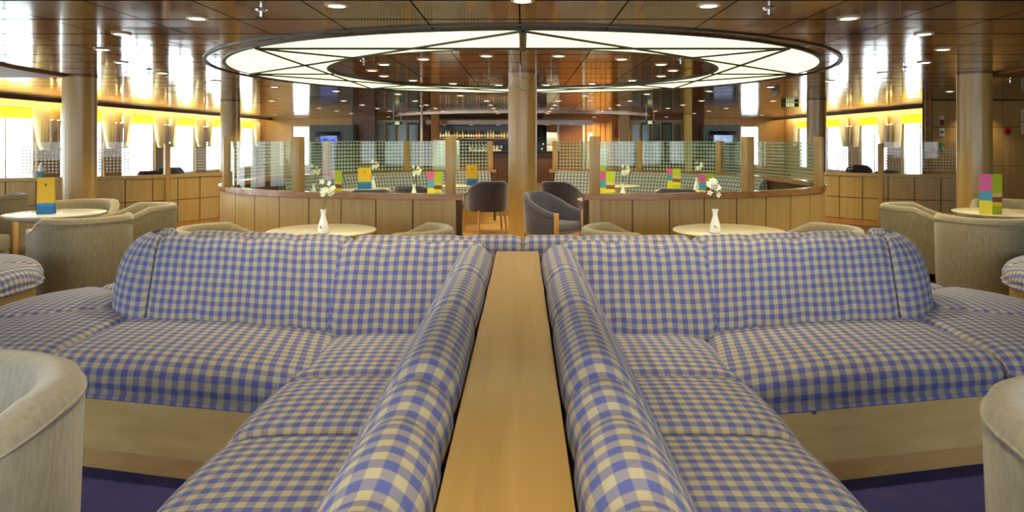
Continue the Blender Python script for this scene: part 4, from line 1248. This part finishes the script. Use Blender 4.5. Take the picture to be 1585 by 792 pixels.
# wooden door with pale frame, panelled wall, pillars, glass doors
def wallbox(name, px0, px1, Y, z0, z1, mat, depth=.3, lab=None):
    return struct(MB().box(PX(px0, Y), PX(px1, Y), Y, Y+depth, z0, z1).build(name, mat, smooth=0))
wallbox('wall_bar_right', 840, 975, 27.0, 0, CEIL, W_ORANGE, .3)
d = struct(MB().box(PX(866, 26.9), PX(901, 26.9), 26.9, 26.97, 0, PZ(194, 26.9)).build('door_1', wood('door_veneer', (.26, .09, .022), (.34, .13, .035), 'Z', .35, .4), smooth=0))
m = MB(); zt = PZ(194, 26.9)
m.box(PX(862, 26.9), PX(865.5, 26.9), 26.86, 26.98, 0, zt); m.box(PX(901.5, 26.9), PX(905, 26.9), 26.86, 26.98, 0, zt); m.box(PX(862, 26.9), PX(905, 26.9), 26.86, 26.98, zt, zt+.08)
m.build('door_frame', plain('pale_frame', (.55, .58, .54), .3), d, smooth=0)
m = MB()
for k in range(5): m.box(PX(907+7.6*k, 26.9)+.015, PX(907+7.6*(k+1), 26.9)-.015, 26.93, 27.0, 0, 2.1)
tag(m.build('ribbed_wall_panel', W_ORANGE, smooth=0), 'ribbed orange wood panel right of the wooden door', 'wall panel')
tag(MB().box(PX(910, 26.8), PX(918, 26.8), 26.90, 26.93, PZ(218, 26.8), PZ(205, 26.8)).build('wall_notice_sign', plain('paper', (.75, .74, .70), .6), smooth=0), 'pale notice sheet fixed beside the wooden door', 'notice')
def post(name, px0, px1, Y, mat, label, cat='column'):
    tag(MB().box(PX(px0, Y), PX(px1, Y), Y, Y+.3, 0, CEIL, b=.01).build(name, mat), label, cat)
post('square_column', 947, 957, 25.5, W_ORANGE, 'orange square column with a red sign right of the ribbed panel')
tag(MB().lathe([(.10, -.01), (.10, .01)], 24, Matrix.Translation((PX(955, 25.4), 25.47, PZ(205, 25.4))) @ Matrix.Rotation(PI/2, 4, 'X') @ Matrix.Diagonal((1, 2.2, 1, 1))).build('wall_sign', plain('sign_red', (.35, .06, .03), .4)), 'oval red sign on the orange column', 'sign')
post('square_column', 959, 974, 24.5, plain('beige_column', (.50, .38, .22), .4), 'beige square column left of the right glass doors')
post('square_column', 1061, 1071, 24.0, plain('yellow_column', (.75, .58, .16), .4), 'bright yellow column right of the right glass doors')
post('square_column', 667, 679, 24.0, W_ORANGE, 'orange square column left of the bar shelves')
t = thing('round_post', 'slim pale round post rising to the ceiling left of the bar', 'post', (PX(652.5, 18), 18, 0))
MB().tube((0, 0, .04), (0, 0, CEIL-.03), .028, n=20).build('shaft', plain('pale_post', (.62, .52, .42), .3), t)
MB().lathe([(.06, 0), (.06, .02), (.03, .04)], 20).build('foot', STEEL, t); MB().lathe([(.03, CEIL-.03), (.06, CEIL-.01), (.06, CEIL)], 20).build('head_plate', STEEL, t)
def glassdoors(px0, px1, Y, label, n):
    t = thing('glass_doors', label, 'glass door', (0, 0, 0), 0, 'glass doors beside the bar')
    x0, x1 = PX(px0, Y), PX(px1, Y); w = (x1-x0)/n
    fr = plain('door_dark_frame', (.05, .06, .055), .4) if 'door_dark_frame' not in MATS else MATS['door_dark_frame']
    gm = MATS.get('tinted_pane') or plain('tinted_pane', (.14, .22, .20), .12)
    MB().box(x0, x1, Y-.04, Y+.04, 2.06, 2.14).build('head_rail', MATS.get('rail_grey') or plain('rail_grey', (.32, .36, .36), .3), t, smooth=0)
    for k in range(n):
        m = MB(); a, b = x0+k*w, x0+(k+1)*w
        m.box(a, a+.05, Y-.03, Y+.03, 0, 2.06); m.box(b-.05, b, Y-.03, Y+.03, 0, 2.06); m.box(a+.05, b-.05, Y-.03, Y+.03, 0, .1); m.box(a+.05, b-.05, Y-.03, Y+.03, 1.98, 2.06)
        d = m.build('door_leaf', fr if k % 2 else W_PANEL, t, smooth=0)
        MB().box(a+.05, b-.05, Y-.005, Y+.005, .1, 1.98).build('pane', gm, d, smooth=0)
glassdoors(580, 648, 25.0, 'tinted glass doors left of the bar under the exit sign', 4)
glassdoors(976, 1056, 25.0, 'tinted glass doors right of the bar under the exit sign', 5)
wallbox('wall_lobby_left', 548, 665, 27.2, 0, CEIL, W_DARK, .2)
wallbox('wall_lobby_right', 976, 1085, 27.2, 0, CEIL, W_DARK, .2)
wallbox('wall_screen_left', 545, 580, 24.6, 0, CEIL, W_DARK, .4)
wallbox('wall_screen_right', 1072, 1090, 24.6, 0, CEIL, W_DARK, .4)
# screens
def tv(px0, px1, py0, py1, sx0, sx1, sy0, sy1, bx0, bx1, Y, col, label, lab2):
    b = tag(MB().box(PX(bx0, Y), PX(bx1, Y), Y+.06, Y+.5, 0, PZ(193, Y)).build('screen_surround', GREYF, smooth=0), lab2, 'cabinet')
    t = thing('wall_television', label, 'television', (0, 0, 0))
    MB().box(PX(px0, Y), PX(px1, Y), Y, Y+.058, PZ(py1, Y), PZ(py0, Y), b=.01).build('casing', BLACK, t)
    MB().box(PX(sx0, Y), PX(sx1, Y), Y-.006, Y, PZ(sy1, Y), PZ(sy0, Y)).build('screen', col, t, smooth=0)
def screen_mat(name, c1, c2):
    m, nt, out = nodes(name)
    e = N(nt, 'ShaderNodeEmission'); tc = N(nt, 'ShaderNodeTexCoord'); nz = N(nt, 'ShaderNodeTexNoise'); nz.inputs['Scale'].default_value = 3.5
    L(nt, tc.outputs['Object'], nz.inputs['Vector']); r = N(nt, 'ShaderNodeValToRGB')
    r.color_ramp.elements[0].color = rgba(c1); r.color_ramp.elements[1].color = rgba(c2); r.color_ramp.elements[0].position = .45; r.color_ramp.elements[1].position = .6
    L(nt, nz.outputs[0], r.inputs[0]); L(nt, r.outputs[0], e.inputs[0]); L(nt, e.outputs[0], out.inputs[0]); return m
tv(488, 526, 204, 226, 496, 522, 210, 224, 479, 546, 24.0, screen_mat('screen_blue', (.03, .08, .55), (.25, .35, .75)), 'black television with a blue picture at the left end of the bar', 'grey surround of the left television')
tv(1099, 1140, 203, 224, 1105, 1134, 209, 221, 1090, 1146, 24.0, screen_mat('screen_pale', (.30, .42, .70), (.5, .6, .8)), 'black television with a pale picture at the right end of the bar', 'grey surround of the right television')

# white boards standing in for window reflections in the glass above the partition ends
PALEB = plain('reflection_white', (.80, .84, .86), .25)
t = thing('reflection_board', 'white upright board standing in for a window reflection left of the left partition end post', 'reflection board', (PX(692, 14.5), 14.5, 0))
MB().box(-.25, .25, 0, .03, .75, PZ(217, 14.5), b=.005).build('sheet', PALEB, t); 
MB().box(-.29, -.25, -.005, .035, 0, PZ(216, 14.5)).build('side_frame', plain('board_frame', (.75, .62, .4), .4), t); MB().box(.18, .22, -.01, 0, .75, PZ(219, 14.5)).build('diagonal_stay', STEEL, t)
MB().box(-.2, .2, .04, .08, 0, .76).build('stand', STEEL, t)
t = thing('reflection_board', 'white slanting board standing in for a window reflection right of the right partition end post', 'reflection board', (PX(926, 14.5), 14.5, 0))
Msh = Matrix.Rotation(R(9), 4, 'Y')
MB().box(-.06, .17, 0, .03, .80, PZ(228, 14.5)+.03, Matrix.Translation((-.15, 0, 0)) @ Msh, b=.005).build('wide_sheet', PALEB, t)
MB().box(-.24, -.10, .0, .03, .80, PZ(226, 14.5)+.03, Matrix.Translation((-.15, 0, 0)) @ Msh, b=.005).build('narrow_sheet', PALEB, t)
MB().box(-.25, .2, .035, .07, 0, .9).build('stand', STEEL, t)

# ------------------------------------------------------------------ signs on the cabin wall
PAPER = plain('sign_white', (.78, .76, .70), .5); RED = plain('fire_red', (.50, .02, .03), .4)
Yc = YRW-.118
def sign(name, px0, px1, py0, py1, label, sub, cat='sign', back=PAPER):
    xa, xb, za, zb = PX(px0, Yc), PX(px1, Yc), PZ(py1, Yc), PZ(py0, Yc)
    t = thing(name, label, cat, ((xa+xb)/2, Yc, (za+zb)/2))
    w, h = (xb-xa)/2, (zb-za)/2
    MB().box(-w, w, -.012, 0, -h, h, b=.002).build('plate', back, t)
    for nm, mat, x0, x1, z0, z1 in sub:
        MB().box(x0*w, x1*w, -.016, -.011, z0*h, z1*h).build(nm, mat, t, smooth=0)
    return t
sign('fire_sign', 1454, 1461.5, 179, 195, 'white and red fire sign on the cabin wall', [('red_field', RED, -.85, .85, -.9, .25), ('symbol', PAPER, -.3, .2, -.6, 0)])
sign('arrow_sign', 1454, 1461.5, 198, 211, 'white sign with a black double symbol below the red fire sign', [('symbol', BLACK, -.6, -.1, -.25, .25), ('symbol', BLACK, .1, .6, -.25, .25)])
sign('escape_sign', 1455, 1461, 221, 234, 'green sign low on the cabin wall behind the dotted glass', [('symbol', PAPER, -.3, .3, -.5, .3)], back=plain('escape_green', (.02, .28, .12), .4))
sign('fire_alarm_switch', 1554, 1563.5, 198, 207.5, 'red fire alarm box on the cabin wall right of the pillar', [('button', plain('alarm_dark', (.25, .01, .02), .3), -.4, .4, -.5, .5)], 'alarm', RED)
sign('notice_sign', 1581, 1592, 169, 187, 'pale framed notice high at the right photo edge', [('printed_block', plain('print_green', (.35, .45, .30), .6), -.7, .7, -.7, .6)], 'notice')
sign('notice_sign', 1581, 1592, 190, 207, 'pale framed notice low at the right photo edge', [('printed_block', plain('print_tan', (.55, .45, .25), .6), -.7, .7, -.7, .6)], 'notice')

# ------------------------------------------------------------------ light
w = bpy.data.worlds.new('sky'); sc.world = w; w.use_nodes = True
bg = w.node_tree.nodes['Background']; bg.inputs[0].default_value = (.84, .95, 1.0, 1); bg.inputs[1].default_value = 9.0
sc.view_settings.view_transform = 'Standard'; sc.view_settings.look = 'None'; sc.view_settings.gamma = 1; sc.view_settings.use_curve_mapping = False
sc.view_settings.exposure = 0.0
try:
    sc.cycles.use_denoising = True
    sc.cycles.max_bounces = 8; sc.cycles.transparent_max_bounces = 24
    sc.cycles.sample_clamp_indirect = 6
except Exception: pass
